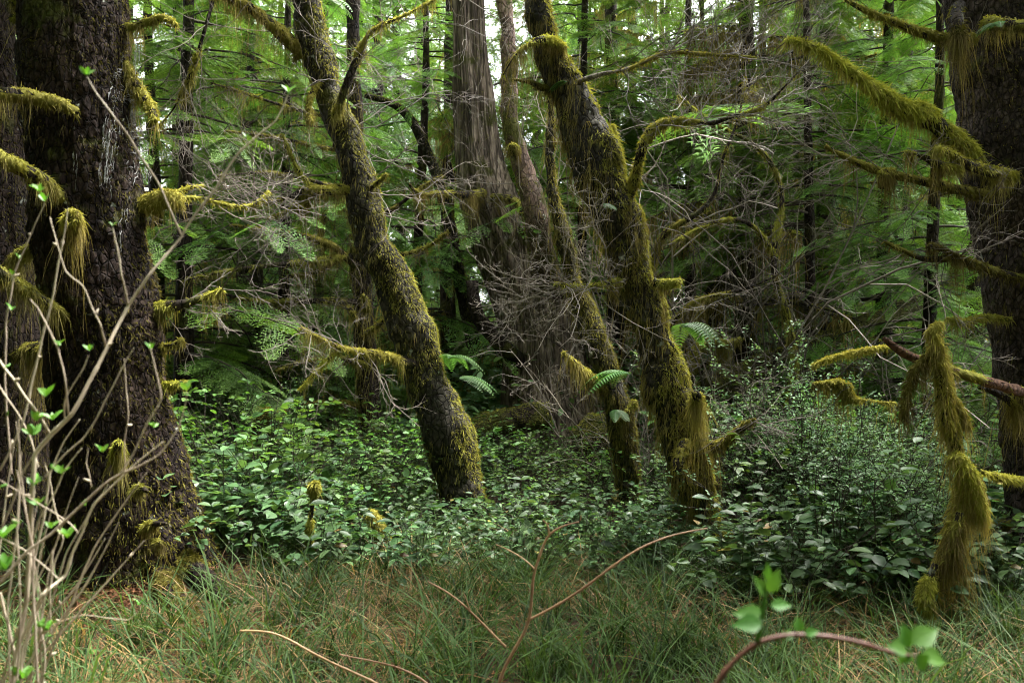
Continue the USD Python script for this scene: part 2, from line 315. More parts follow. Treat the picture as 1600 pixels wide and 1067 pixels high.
# ------------------------------------------------------------------ ground
def _axis(lo, hi, dense_lo, dense_hi, step, grow=1.18):
    a = list(np.arange(dense_lo, dense_hi + step / 2, step)); s = step
    while a[-1] < hi: s *= grow; a.append(a[-1] + s)
    s = step
    while a[0] > lo: s *= grow; a.insert(0, a[0] - s)
    return np.array(a)
gx, gy = _axis(-400, 400, -6, 6, .12), _axis(-60, 600, 2.5, 14, .12)
GX, GY = np.meshgrid(gx, gy)
gv = np.stack([GX.ravel(), GY.ravel(), ground_z(GX, GY).ravel()], 1)
i = (np.arange(len(gy) - 1)[:, None] * len(gx) + np.arange(len(gx) - 1)[None]).ravel(); w_ = len(gx)
gf = np.vstack([np.stack([i, i + 1, i + w_ + 1], 1), np.stack([i, i + w_ + 1, i + w_], 1)])
tag(UsdGeom.Mesh.Get(stage, mesh('/World', 'ground', (gv, gf, None), M['ground'])), 'dark brown forest floor of needles, litter and moss', None, None, 'structure')

# ------------------------------------------------------------------ trunks and branches drawn by their place in the view, each at its own distance
def stroke(pts, d, n):
    """pts: (px, py, width px[, distance]) -> path and radii in metres"""
    q = np.array([P(p[0], p[1], p[3] if len(p) > 3 else d) for p in pts])
    r = np.array([p[2] / 2 / FPX * (p[3] if len(p) > 3 else d) for p in pts])
    return spline(q, n, r)
def crooked(p, seed, a=.05):
    """bends and kinks of a tree that has had to lean for its light"""
    s = np.r_[0, np.cumsum(np.linalg.norm(np.diff(p, axis=0), axis=1))]
    o = np.stack([fbm(np.stack([s * 1.5, 0 * s + k * 7 + seed, 0 * s], 1), 2, seed) + .35 * fbm(np.stack([s * 5, 0 * s + k * 7 + seed, 0 * s], 1), 2, seed + 1) - .67 for k in range(3)], 1)
    return p + o * a * [1, 1, .3]
def down_to_ground(pts3, r):
    """lengthen a trunk to below the ground at its foot"""
    p = pts3[0].copy(); g = float(ground_z(p[0], p[1])) - .12
    if p[2] > g:
        pts3 = np.vstack([[p[0] + (pts3[0] - pts3[2])[0] * .3, p[1], g], pts3]); r = np.r_[r[0] * 1.08, r]
    return pts3, r
class Cells:
    """flaky plates: a jittered grid of cells around the trunk"""
    def __init__(self, cu, cv, seed, circ=2.4, height=14):
        g = np.random.default_rng(seed); nu, nv = max(6, int(circ / cu)), int(height / cv)
        U, V = np.meshgrid((np.arange(nu) + .5) / nu, (np.arange(nv) + .5) * cv)
        U = U + (np.arange(nv) % 2)[:, None] * .5 / nu
        U = U + g.uniform(-.32, .32, U.shape) / nu; V = V + g.uniform(-.35, .35, V.shape) * cv
        self.nu, self.cu, self.cv = nu, cu, cv
        p = np.stack([(U % 1).ravel() * nu, V.ravel() / cv], 1)
        self.h = g.uniform(0, 1, len(p)); self.h = np.r_[self.h, self.h, self.h]
        self.t = cKDTree(np.vstack([p, p - [nu, 0], p + [nu, 0]]))
    def __call__(self, th, s):
        q = np.stack([(th / (2 * np.pi) % 1) * self.nu, s / self.cv], -1)
        d, i = self.t.query(q.reshape(-1, 2), k=2)
        edge = np.clip((d[:, 1] - d[:, 0]) / .35, 0, 1).reshape(th.shape)
        return (edge ** .6) * (.45 + .55 * self.h[i[:, 0]].reshape(th.shape))
def spruce_disp(seed, plate=.014, lobes=5, flare=.12, flare_h=.55, cu=.05, cv=.06):
    c, c2 = Cells(cu, cv, seed), Cells(cu * 1.9, cv * 2.3, seed + 1)
    ph = np.random.default_rng(seed).uniform(0, 6.28, 4)
    def f(th, s, base, dirs):
        big = (fbm(base * 2.2, 3, seed) - .5) * .09
        fl = flare * np.exp(-s / flare_h) * (.45 + .6 * np.sin(lobes * th + ph[0]) + .35 * np.sin((lobes - 2) * th + ph[1]))
        tw, sw = th + (fbm(base * 5, 3, seed + 3) - .5) * .16, s + (fbm(base * 6, 3, seed + 4) - .5) * .14
        m = np.clip((fbm(base * 3.1, 2, seed + 6) - .40) * 6, 0, 1); crack = np.clip(1 - np.abs(noise(np.stack([np.cos(th) * 5, np.sin(th) * 5, s * .8], -1), seed + 8) - .5) * 14, 0, 1)
        return plate * ((1 - m) * c(tw, sw) + m * (.3 * c(tw, sw) + 1.05 * c2(tw, sw)) - .5) * 1.6 - crack * plate * .9 + big + fl + (fbm(base * 26, 2, seed + 2) - .5) * .012
    return f
def alder_disp(seed, lump=.05, fine=.012):
    def f(th, s, base, dirs):
        return (fbm(base * [4.5, 4.5, 2.4], 3, seed) - .5) * lump * 2 + (fbm(base * 20, 3, seed + 5) - .5) * fine * 2
    return f
def cedar_disp(seed, depth=.03):
    def f(th, s, base, dirs):
        tw = th + .10 * s + (fbm(np.stack([0 * s, 0 * s, s * .9], -1), 2, seed) - .5) * .25
        q = np.stack([np.cos(tw) * 9, np.sin(tw) * 9, s * .35], -1)
        q2 = np.stack([np.cos(tw) * 26, np.sin(tw) * 26, s * .6], -1)
        fl = .16 * np.exp(-s / .7) * (.5 + .5 * np.sin(5 * th + 1)) + .05 * np.sin(4 * th + 2) * np.exp(-s / 3)
        return (np.abs(noise(q, seed) - .5) * 2 - .5) * depth * 1.6 + (noise(q2, seed + 1) - .5) * depth * 1.2 + fl + (fbm(base * 1.3, 2, seed) - .5) * .10
    return f

def tri_sample(v, f, count, weight=None):
    v = np.asarray(v, float)
    a, b, c = v[f[:, 0]], v[f[:, 1]], v[f[:, 2]]
    n = np.cross(b - a, c - a); area = np.linalg.norm(n, axis=1); n = unit(n)
    w = area * (1 if weight is None else np.clip(weight((a + b + c) / 3, n), 0, None))
    if w.sum() <= 0: return np.zeros((0, 3)), np.zeros((0, 3))
    k = rng.choice(len(f), count, p=w / w.sum())
    u = rng.random((count, 2)); s = u.sum(1) > 1; u[s] = 1 - u[s]
    return a[k] + (b - a)[k] * u[:, :1] + (c - a)[k] * u[:, 1:], n[k]
DOWN = np.array([0, 0, -1.0])
def fuzz(p, n, length=.024, width=.0055, tint=(.35, 1.0), droop=.5):
    """short leafy moss: little shoots on a surface, upper faces tinted lighter as if sunlit"""
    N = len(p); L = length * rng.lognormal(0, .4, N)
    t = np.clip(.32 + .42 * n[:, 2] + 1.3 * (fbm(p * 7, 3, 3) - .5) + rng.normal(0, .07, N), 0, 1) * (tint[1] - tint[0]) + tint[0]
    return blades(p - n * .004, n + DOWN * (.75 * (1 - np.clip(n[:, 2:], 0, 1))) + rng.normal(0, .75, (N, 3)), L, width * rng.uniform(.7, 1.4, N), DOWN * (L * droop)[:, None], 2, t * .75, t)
def strands(p, n, length, width=.004, tint=(.0, .6), out=.35):
    """hanging moss: thin strands that leave the surface and fall"""
    k = np.repeat(np.arange((len(p) + 4) // 5), 5)[:len(p)]; N = len(p); L = np.broadcast_to(length, N)[k] * rng.uniform(.35, 1.15, N)
    p = p[k] + rng.normal(0, .007, (N, 3)); n = n[k] + rng.normal(0, .35, (len(p), 3))
    d = n * out + DOWN * .35 + rng.normal(0, .22, (N, 3))
    t = np.clip(.45 + 1.2 * (fbm(p * [11, 11, 3], 2, 8) - .5) + rng.normal(0, .20, N), 0, 1) * (tint[1] - tint[0]) + tint[0]
    return blades(p, d, L * .30, width * rng.uniform(.5, 1.3, N), DOWN * (L * .62)[:, None], 3, t, np.clip(t + .12, 0, 1), wave=.075)
def trunk_moss(t, n_fuzz, n_hang, side, hang_len=.12, thresh=.45, seed=1, fuzz_len=.022, zmax=None, hang_side=None, bright=(.15, 1.0), power=1.0):
    """moss for a trunk mesh: cushions where a noise and the side it faces allow, strands below them"""
    side = unit(np.array(side))
    lim = (lambda c: 1.0) if zmax is None else (lambda c: (c[:, 2] < zmax) * 1.0)
    def wf(c, n): return np.clip(.72 * fbm(c * [3.4, 3.4, 2.4], 2, seed) + .28 * fbm(c * 11, 2, seed + 1) - thresh - .05 + .26 * (n @ side), 0, .05 * power) * lim(c)
    hs = np.array([-.3, -.5, -.2]) if hang_side is None else np.array(hang_side)
    def wh(c, n): return np.clip(fbm(c * [6, 6, 2.0], 3, seed + 9) - .42 + .18 * (n @ unit(hs)), 0, .4) * lim(c)
    pf, nf = tri_sample(t[0], t[1], n_fuzz, wf); ph, nh = tri_sample(t[0], t[1], int(n_hang * .6), wh)
    L = .7 * hang_len * rng.lognormal(0, .6, len(ph)) * (.4 + 1.3 * fbm(ph * 5, 2, seed + 20))
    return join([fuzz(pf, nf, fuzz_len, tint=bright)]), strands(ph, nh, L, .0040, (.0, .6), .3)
def branch_moss(path, rad, per_m=1500, hang=.16, hang_per_m=700, puff=1.0, tint=(.25, 1.0), hang_tint=(.05, .75), patch=.22, seed=0, fuzz_len=.022, core=True):
    """a moss sleeve on a branch: lumpy core, shoots on top, a ragged curtain underneath"""
    s = np.linspace(0, 1, len(path)); Ltot = np.linalg.norm(np.diff(path, axis=0), axis=1).sum()
    lump = .55 + 1.1 * fbm(np.stack([s * Ltot * 7, 0 * s + seed, 0 * s], -1), 2, seed + 40)
    keep = np.clip((fbm(np.stack([s * Ltot * 3.5, 0 * s + seed + 3, 0 * s], -1), 2, seed + 50) - patch) * 6, 0, 1) if patch else np.ones(len(s))
    r2 = rad * .9 + (.002 + .16 * rad * puff) * lump * keep - (1 - keep) * .004
    c = tube(path, np.maximum(r2, .002), 10, lambda th, ss, b, d: (fbm(b * 34, 2, seed) - .5) * (.012 + .5 * r2[:, None]) * keep[:, None])
    n = max(20, int(1.0 * per_m * Ltot)); m = max(10, int(.50 * hang_per_m * Ltot)); hang = hang * .78
    KT = cKDTree(path)
    def kf(cc): return keep[KT.query(cc)[1]] + .02
    pf, nf = tri_sample(c[0], c[1], n, lambda cc, nn: (.55 + .6 * nn[:, 2]) * kf(cc))
    ph, nh = tri_sample(c[0], c[1], m, lambda cc, nn: (.9 - .7 * nn[:, 2]) * kf(cc) * np.clip(fbm(cc * 7, 2, seed + 60) - .3, 0, 1))
    prof = np.clip(fbm(ph * [6, 6, 2], 3, seed + 70) * 2.2 - .45, .08, 2) if len(ph) else 0
    h = strands(ph, nh, hang * prof * rng.lognormal(-.35, .7, len(ph)), .0032, hang_tint)
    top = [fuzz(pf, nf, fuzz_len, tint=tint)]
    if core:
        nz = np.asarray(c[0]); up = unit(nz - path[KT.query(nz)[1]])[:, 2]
        top.append((c[0], c[1], np.clip(.3 + .35 * up + .5 * (fbm(nz * 12, 2, 5) - .5), 0, 1) * (tint[1] - tint[0]) * .9 + tint[0] * .8))  # upward side of the core tinted lighter too, top light painted in
    return join(top), h
def twigs(root, d, length, levels=3, kids=(7, 5), shrink=.45, zig=.22, rise=.0, r0=.006, K=7, spread=.9, droop=0.0, taper=.45, rmin=.0016):
    """bare branching twigs grown level by level; root, d (N, 3), length (N) -> list of (pts (N, K, 3), rad (N, K))"""
    out = []; root = np.asarray(root, float); d = unit(d); length = np.asarray(length, float); r = np.full(len(root), r0)
    for lv in range(levels):
        N = len(root); pts = np.zeros((N, K, 3)); pts[:, 0] = root; cur = d.copy()
        for k in range(1, K):
            cur = unit(cur + rng.normal(0, zig, (N, 3)) + np.array([0, 0, rise - droop * k / K]))
            pts[:, k] = pts[:, k-1] + cur * (length / (K - 1))[:, None]
        rad = r[:, None] * np.linspace(1, taper, K)[None]
        out.append((pts, rad))
        if lv == levels - 1: break
        nk = kids[min(lv, len(kids) - 1)]
        par = np.repeat(np.arange(N), nk); t = rng.uniform(.2, 1, len(par)); j = np.minimum((t * (K - 1)).astype(int), K - 2); fr = t * (K - 1) - j
        root = pts[par, j] * (1 - fr)[:, None] + pts[par, j + 1] * fr[:, None]
        tang = unit(pts[par, j + 1] - pts[par, j])
        d = unit(tang * .8 + rng.normal(0, spread * .62, tang.shape) * [1, 1, .75])
        length = length[par] * shrink * rng.uniform(.5, 1.25, len(par)) * (1.15 - .5 * t); r = np.maximum(r[par] * .55, rmin)
    return out
def twig_mesh(levels, tint=(.2, .9), sides=3):
    return join([tubes(p, r, sides, rng.uniform(tint[0], tint[1], len(p))) for p, r in levels])
# ------------------------------------------------------------------ conifers of the forest
def spray(sides, per, needle, wid, fall, rngs, ang=55, tipn=.9):
    """one flat frond of needles, 1 m long along x, facing up; sides side shoots a side, per needle bunches a side of each"""
    g = np.random.default_rng(rngs); R, D, L, W, T = [], [], [], [], []
    xs = np.linspace(.06, .97, sides)
    for s in (-1, 1):
        for x in xs:
            x = np.clip(x + g.uniform(-.02, .02), .03, .98)
            l = (.40 * (1 - x) ** .75 + .05) * g.uniform(.75, 1.15) * min(1, .35 + x * 3)
            a = math.radians(ang + g.uniform(-9, 9) - 15 * x); dx = np.array([math.cos(a), s * math.sin(a), 0])
            o = np.array([x, 0, -fall * x * x])
            t = np.linspace(.05, 1, per)
            for tt in t:
                for s2 in (-1, 1):
                    b = math.radians(48 + g.uniform(-14, 14)); c, sn = math.cos(b), s2 * math.sin(b)
                    d = np.array([dx[0] * c - dx[1] * sn, dx[0] * sn + dx[1] * c, g.uniform(-.35, .15)])
                    R.append(o + dx * l * tt + [0, 0, -fall * .6 * (l * tt) ** 2 * 2 - .02 * tt]); D.append(d)
                    L.append(needle * (1.1 - .55 * tt) * g.uniform(.7, 1.2)); W.append(wid * g.uniform(.8, 1.2)); T.append(np.clip(.15 + .5 * x + .3 * tt + g.normal(0, .12), 0, 1))
    R, D, L, W, T = map(np.array, (R, D, L, W, T)); D = unit(D)
    sd = unit(np.cross(D, [0, 0, 1.0]) + g.normal(0, .25, D.shape)); N = len(R)
    v = np.stack([R - sd * W[:, None] * .6, R + sd * W[:, None] * .6, R + D * L[:, None] * 1.1], 1).reshape(-1, 3)
    f = np.arange(N * 3).reshape(-1, 3)
    stem = tubes(np.array([[[x, 0, -fall * x * x] for x in np.linspace(0, 1, 5)]]), np.array([[.006, .005, .004, .003, .002]]), 3)
    return join([(v, f, np.repeat(T, 3)), (stem[0], stem[1], np.full(len(stem[0]), .0))])
def stamp(tmpl, pos, X, Z, scale, tint=None):
    """copies of a template: X its direction, Z roughly its upper side"""
    X = unit(X); Y = unit(np.cross(Z, X)); Z = np.cross(X, Y); N = len(pos); v0 = np.asarray(tmpl[0])
    Rm = np.stack([X, Y, Z], 1) * np.asarray(scale).reshape(-1, 1, 1)
    v = np.einsum('vk,nkj->nvj', v0, Rm) + np.asarray(pos)[:, None]
    f = (np.arange(N)[:, None, None] * len(v0) + np.asarray(tmpl[1])[None]).reshape(-1, 3)
    t = np.tile(tmpl[2], N) if tint is None else np.clip(np.tile(tmpl[2], (N, 1)) + np.asarray(tint)[:, None], 0, 1).ravel()
    return v.reshape(-1, 3), f, t
NEAR_SPRAY = [spray(13, 5, .10, .018, .14, 1), spray(12, 5, .10, .018, .22, 2)]
MID_SPRAY = [spray(9, 3, .16, .034, .16, 3), spray(9, 3, .16, .034, .25, 4)]
FAR_SPRAY = [spray(7, 2, .26, .085, .18, 5), spray(7, 2, .26, .085, .28, 6)]
CEDAR_SPRAY = [spray(9, 3, .16, .034, .45, 7, 42), spray(8, 3, .16, .034, .6, 8, 42)]
def limb_paths(n, z0, z1, L, rise, droop, g, K=8, low=1.0, zshape=1.0):
    z = z0 + (z1 - z0) * g.uniform(0, 1, n) ** zshape; u = (z - z0) / (z1 - z0)
    az = g.uniform(0, 2 * np.pi, n); ln = L * (low * (1 - u) + .18 * u + (1 - low) * 0) * g.uniform(.6, 1.15, n)
    t = np.linspace(0, 1, K)
    out = np.stack([np.cos(az), np.sin(az), 0 * az], 1); sd = np.stack([-np.sin(az), np.cos(az), 0 * az], 1)
    wob = np.cumsum(g.normal(0, .035, (n, K)), 1) * ln[:, None]
    zc = z[:, None] + ln[:, None] * (rise * g.uniform(.4, 1.4, (n, 1)) * t - droop * g.uniform(.6, 1.4, (n, 1)) * t * t)
    p = out[:, None] * (ln[:, None] * t)[..., None] + sd[:, None] * (wob - wob[:, :1])[..., None]
    p[..., 2] = zc
    return p, ln, out, sd
# ------------------------------------------------------------------ the big trees in front
def crown(tree, path, z0, z1, reach, count, seed):
    """the leafy boughs of a tall tree, above the view"""
    g = np.random.default_rng(seed); p, ln, out, sd = limb_paths(count, z0, z1, reach, .05, .22, g)
    o = np.stack([np.interp(p[:, :1, 2], path[:, 2], path[:, k]) for k in (0, 1)] + [0 * p[:, :1, 2]], -1); p = p + o
    mesh(tree, 'limbs', tubes(p, .02 * (.5 + ln / reach)[:, None] * np.linspace(1, .2, 8)[None], 4), M['darktwig'], kind='stuff')
    K = 9; t = np.tile(np.linspace(.2, .999, K), count) * 7; k = np.repeat(np.arange(count), K); j = np.minimum(t.astype(int), 6); fr = (t - j)[:, None]
    pos = p[k, j] * (1 - fr) + p[k, j + 1] * fr; tan = unit(p[k, j + 1] - p[k, j]); sg = np.where(np.arange(len(k)) % 2, 1, -1)[:, None]
    X = unit(tan * .7 + sd[k] * sg * .8 + g.normal(0, .15, tan.shape)); Z = unit(np.array([0, 0, 1.0]) + g.normal(0, .2, tan.shape))
    mesh(tree, 'crown', stamp(FAR_SPRAY[0], pos, X, Z, g.uniform(.7, 1.2, len(k))), M['hemlock'], smooth=False)
def add_branch(tree, pts, d, moss=True, bark_mat=None, n=None, label=None, **kw):
    """a branch, its moss sleeve and hanging moss"""
    path, r = stroke(pts, d, n or max(8, 5 * len(pts)))
    b = mesh(tree, 'branch', tube(path, r * .68 if moss else r, 8, lambda th, s, bb, dd: (fbm(bb * 18, 2, 1) - .5) * .35 * r[:, None]), bark_mat or M['dark'], label=label)
    if moss:
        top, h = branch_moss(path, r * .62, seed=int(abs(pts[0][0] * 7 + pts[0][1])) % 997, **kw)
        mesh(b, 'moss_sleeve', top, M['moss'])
        if len(h[0]): mesh(b, 'hanging_moss', h, M['hang'])
    return b, path, r
def add_twigs(tree, path, n, length, levels=3, mat='twig', t0=.2, spread=.9, droop=0.0, r0=.004, kids=(6, 4), rise=0.0, name='twigs', dirn=None, zig=.2):
    k = rng.integers(int(len(path) * t0), len(path), n)
    tang = unit(np.gradient(path, axis=0))[k]
    d = unit(tang * .7 + rng.normal(0, .7, (n, 3)) + (0 if dirn is None else np.array(dirn)))
    return mesh(tree, name, twig_mesh(twigs(path[k], d, length * rng.uniform(.5, 1.2, n), levels, kids, .5, zig, rise, r0, 6, spread, droop)), M[mat])

# --- big spruce at left
T = thing('spruce_tree', 'massive dark-barked spruce with flared mossy foot at the left, white resin streaks on its bark', 'tree', at=on_ground(-2.42, 5.6))
dA = 5.6
ptsA = [(212, 985, 290), (208, 930, 256), (202, 850, 218), (190, 750, 194), (170, 600, 172), (146, 400, 166), (125, 200, 160), (112, 0, 155), (95, -240, 150), (60, -900, 120), (30, -1600, 80)]
pA, rA = stroke(ptsA, dA, 620)
rA = np.where(pA[:, 2] < 4.2, rA, rA)
tA = tube(pA, rA, 200, spruce_disp(3, .017, 7, .13, .42, .042, .055))
bark_of = mesh(T, 'trunk', tA, M['spruce'])
zz = tA[0][:, 2]
fz, hg = trunk_moss(tA, 15000, 2500, (.95, .1, .1), .06, .60, 21, .018, zmax=4.0, bright=(0, .6), power=1.6)
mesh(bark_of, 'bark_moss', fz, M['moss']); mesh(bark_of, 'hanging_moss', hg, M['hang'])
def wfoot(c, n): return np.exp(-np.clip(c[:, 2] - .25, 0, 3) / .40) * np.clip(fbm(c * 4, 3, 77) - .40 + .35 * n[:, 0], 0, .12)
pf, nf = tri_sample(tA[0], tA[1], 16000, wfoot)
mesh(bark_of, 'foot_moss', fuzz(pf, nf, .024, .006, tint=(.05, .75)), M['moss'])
# pale resin that has run down the bark
def resin(rows, d, r_of, seed):
    g = np.random.default_rng(seed); out = []
    nrm = unit(np.cross(tA[0][tA[1][:, 1]] - tA[0][tA[1][:, 0]], tA[0][tA[1][:, 2]] - tA[0][tA[1][:, 0]]))
    kt = cKDTree(np.asarray(tA[0])[:, [0, 2]][np.asarray(tA[0])[:, 1] < np.interp(np.asarray(tA[0])[:, 2], pA[:, 2], pA[:, 1])])
    front = np.asarray(tA[0])[np.asarray(tA[0])[:, 1] < np.interp(np.asarray(tA[0])[:, 2], pA[:, 2], pA[:, 1])]
    for px, y0, y1, w, n in rows:
        for _ in range(n):
            x = px + g.normal(0, w); a = g.uniform(y0, y1); L = g.uniform(6, 40)
            ys = np.arange(a, min(a + L, y1 + 20), 3.0)
            q = np.array([P(x + g.normal(0, .22), yy, d - .35) for yy in ys])
            if len(q) < 3: continue
            dd, ii = kt.query(q[:, [0, 2]]); q[:, 1] = front[ii, 1] - .002
            ww = g.uniform(.0007, .0026) * np.sin(np.linspace(.3, 2.9, len(q)))
            out.append((q, np.maximum(ww, .0006)))
    return join([tube(q, w, 5) for q, w in out])
M['resin'] = look('white_resin', {'nz': ('noise_texture', {'scale': 90, 'detail': 3}), 'rp': ('rgb_ramp', {'ramp': [(.3, (.08, .075, .07)), (.7, (.45, .45, .44))]}), 'geo': ('geometry', {}), 'pr': ('principled_bsdf', {'roughness': .55})},
                  [('geo.position', 'nz.vector'), ('nz.fac', 'rp.fac'), ('rp.color', 'pr.base_color')], 'pr.BSDF')
mesh(bark_of, 'resin_streak', resin([(155, 60, 290, 3.0, 60), (163, 100, 200, 3, 18), (173, 40, 180, 3.5, 44), (186, 110, 220, 4, 24), (150, 180, 270, 3, 24), (176, 215, 350, 3, 18), (171, 330, 400, 2, 6), (193, 225, 250, 3, 8), (115, 210, 280, 5, 5)], dA, None, 4), M['resin'])
add_branch(T, [(120, 175, 16, 5.25), (75, 158, 30, 5.1), (30, 150, 34, 5.0), (-30, 150, 30, 4.9)], dA, hang=.22, hang_per_m=1500, per_m=2600, hang_tint=(.1, .7))
add_branch(T, [(100, 320, 20, 5.3), (70, 285, 30, 5.15), (30, 262, 34, 5.0), (-30, 235, 34, 4.8)], dA, hang=.30, hang_per_m=1900, per_m=2600, hang_tint=(.05, .7))
add_branch(T, [(108, 500, 14, 5.3), (80, 480, 24, 5.15), (40, 455, 32, 5.0), (-30, 405, 34, 4.8)], dA, hang=.26, hang_per_m=1900, per_m=2600, hang_tint=(.05, .7))
add_branch(T, [(118, 380, 22, 5.3), (112, 350, 34, 5.1), (115, 338, 30, 5.0)], dA, hang=.42, hang_per_m=3600, per_m=6000, hang_tint=(.15, .85), puff=2)
add_branch(T, [(188, 45, 14, 5.6), (230, 36, 18, 5.6), (262, 30, 14, 5.6), (278, 42, 6, 5.6)], dA, hang=.26, hang_per_m=1500, per_m=2500)
add_branch(T, [(195, 100, 16, 5.6), (215, 140, 26, 5.6), (236, 172, 24, 5.55), (242, 190, 12, 5.5)], dA, hang=.30, hang_per_m=3200, per_m=3600)
b1, pth, _ = add_branch(T, [(205, 320, 22, 5.6), (240, 318, 34, 5.6), (268, 312, 38, 5.6), (278, 326, 20, 5.6)], dA, hang=.12, hang_per_m=3500, per_m=8000, puff=2.2, patch=0, tint=(.4, 1), hang_tint=(.3, 1))
add_branch(T, [(265, 308, 9, 5.6), (290, 296, 8, 5.7), (318, 290, 5, 5.8)], dA, hang=.03, hang_per_m=300)
b2, pth2, _ = add_branch(T, [(268, 312, 6, 5.6), (310, 310, 7, 5.7), (360, 322, 7, 5.8), (400, 318, 6, 5.9), (420, 300, 4, 6.0)], dA, hang=.03, hang_per_m=300, patch=.35)
add_twigs(T, pth2, 14, .5, 3)
b3, pth3, _ = add_branch(T, [(228, 484, 20, 5.6), (262, 480, 26, 5.6), (300, 472, 18, 5.6), (347, 452, 6, 5.6)], dA, hang=.24, hang_per_m=2600, per_m=4200, tint=(.35, 1))
add_twigs(T, pth3, 8, .5, 3)
add_branch(T, [(240, 542, 12, 5.6), (268, 540, 12, 5.6), (285, 530, 5, 5.6)], dA, hang=.12, hang_per_m=2400, per_m=3600)
add_branch(T, [(250, 602, 12, 5.6), (278, 600, 14, 5.6), (293, 597, 6, 5.6)], dA, hang=.08, hang_per_m=2400, per_m=3600)
add_branch(T, [(185, 720, 16, 5.15), (184, 698, 22, 5.0), (186, 690, 16, 4.95)], dA, hang=.22, hang_per_m=3600, per_m=6000, hang_tint=(.1, .7))
add_branch(T, [(210, 768, 8, 5.2), (224, 764, 14, 5.0), (230, 768, 8, 4.95)], dA, hang=.10, hang_per_m=3000, per_m=5000, tint=(.0, .5), hang_tint=(.0, .5), patch=.35)
add_branch(T, [(225, 828, 14, 5.1), (245, 818, 14, 4.95), (260, 818, 8, 4.9)], dA, hang=.16, hang_per_m=3000, per_m=5000, tint=(.0, .5), hang_tint=(.0, .5), patch=.35)
add_branch(T, [(240, 845, 8, 5.0), (252, 848, 8, 4.93)], dA, hang=.30, hang_per_m=3000, per_m=4000, tint=(.0, .5), hang_tint=(.0, .5), patch=.35)
for q in ([(285, 845, 40, 5.45), (318, 900, 46, 5.3), (352, 936, 34, 5.2), (392, 962, 18, 5.1)], [(255, 880, 44, 5.25), (272, 928, 44, 5.05), (300, 962, 26, 4.95)], [(300, 870, 36, 5.7), (340, 915, 34, 5.7), (385, 935, 20, 5.75)]):
    path, r = stroke(q, 5.3, 26); path[:, 2] = np.minimum(path[:, 2], np.maximum(ground_z(path[:, 0], path[:, 1]) + r * .6, path[:, 2] - .1)); b = mesh(T, 'root', tube(path, r * .8, 14, lambda th, s, bb, dd: (fbm(bb * 14, 2, 1) - .5) * .03), M['spruce'])
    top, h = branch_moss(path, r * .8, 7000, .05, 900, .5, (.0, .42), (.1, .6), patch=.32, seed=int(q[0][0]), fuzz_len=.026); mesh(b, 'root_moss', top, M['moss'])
crown(T, pA, 6.4, 13.5, 3.0, 34, 71)

# --- second trunk cut by the left edge
T = thing('spruce_tree', 'dark spruce trunk cut off by the left edge of the picture, behind the mossy branches', 'tree', at=on_ground(-3.65, 6.3))
pB, rB = stroke([(-8, 960, 190), (-12, 700, 164), (-22, 500, 150), (-38, 300, 138), (-50, 100, 132), (-60, -300, 122), (-90, -1200, 80)], 6.3, 260)
tB = tube(pB, rB, 110, spruce_disp(8, .016, 6, .1, .4, .05, .06)); b_ = mesh(T, 'trunk', tB, M['spruce'])
fz, hg = trunk_moss(tB, 7000, 2500, (.9, -.1, .1), .08, .58, 31, .018, zmax=4.2, bright=(0, .55), power=1.6)
mesh(b_, 'bark_moss', fz, M['moss']); mesh(b_, 'hanging_moss', hg, M['hang'])
add_branch(T, [(20, 30, 20, 6.0), (34, 20, 22, 5.9), (20, 0, 20, 5.8)], 6, hang=.3, hang_per_m=2500, hang_tint=(.1, .7))
add_branch(T, [(20, 410, 26, 6.1), (48, 392, 30, 6.0), (60, 386, 22, 5.9)], 6, hang=.3, hang_per_m=4200, per_m=4500, hang_tint=(.1, .8))
add_branch(T, [(20, 560, 26, 6.1), (58, 545, 30, 6.0), (72, 552, 22, 5.9)], 6, hang=.7, hang_per_m=3200, per_m=4500, hang_tint=(.1, .9))

crown(T, pB, 6.8, 13, 3.0, 26, 72)
# --- leaning alder, left of centre
T = thing('alder_tree', 'leaning mossy alder left of centre with an upright forked limb near its top', 'tree', at=on_ground(-.38, 7.5))
pts = [(730, 835, 84), (724, 780, 82), (712, 715, 86), (690, 650, 80), (662, 575, 76), (636, 500, 70), (612, 435, 66), (588, 370, 60), (566, 305, 62), (545, 245, 56), (521, 180, 52), (500, 115, 52), (480, 60, 50), (468, -20, 48), (445, -160, 44), (400, -420, 34), (370, -800, 18)]
p1, r1 = stroke(pts, 7.5, 300); p1, r1 = down_to_ground(p1, r1)
r1 = r1 * .86 * (.92 + .2 * fbm(p1 * 2.3, 2, 6)); p1 = crooked(p1, 4, .10)
t1 = tube(p1, r1, 64, alder_disp(14, .06, .018)); b_ = mesh(T, 'trunk', t1, M['alder'])
fz, hg = trunk_moss(t1, 20000, 6500, (.75, -.1, .55), .10, .50, 41, .020, zmax=5.5, hang_side=(-.7, -.5, -.2))
mesh(b_, 'bark_moss', fz, M['moss']); mesh(b_, 'hanging_moss', hg, M['hang'])
b, pth, _ = add_branch(T, [(524, 185, 20, 7.4), (532, 160, 18, 7.35), (546, 120, 18, 7.3), (562, 82, 14, 7.3), (575, 55, 8, 7.3), (620, 30, 6, 7.3), (680, 0, 5, 7.3)], 7.4, hang=.24, hang_per_m=900, per_m=1800, label='upright forked mossy limb')
add_twigs(T, pth, 14, .9, 3)
b, pth, _ = add_branch(T, [(472, 90, 22, 7.5), (450, 62, 30, 7.4), (430, 45, 26, 7.3), (400, 20, 24, 7.2), (370, 2, 24, 7.1), (330, -14, 20, 7.0), (280, -40, 14, 6.9)], 7.4, hang=.34, hang_per_m=1900, per_m=3400, tint=(.35, 1))
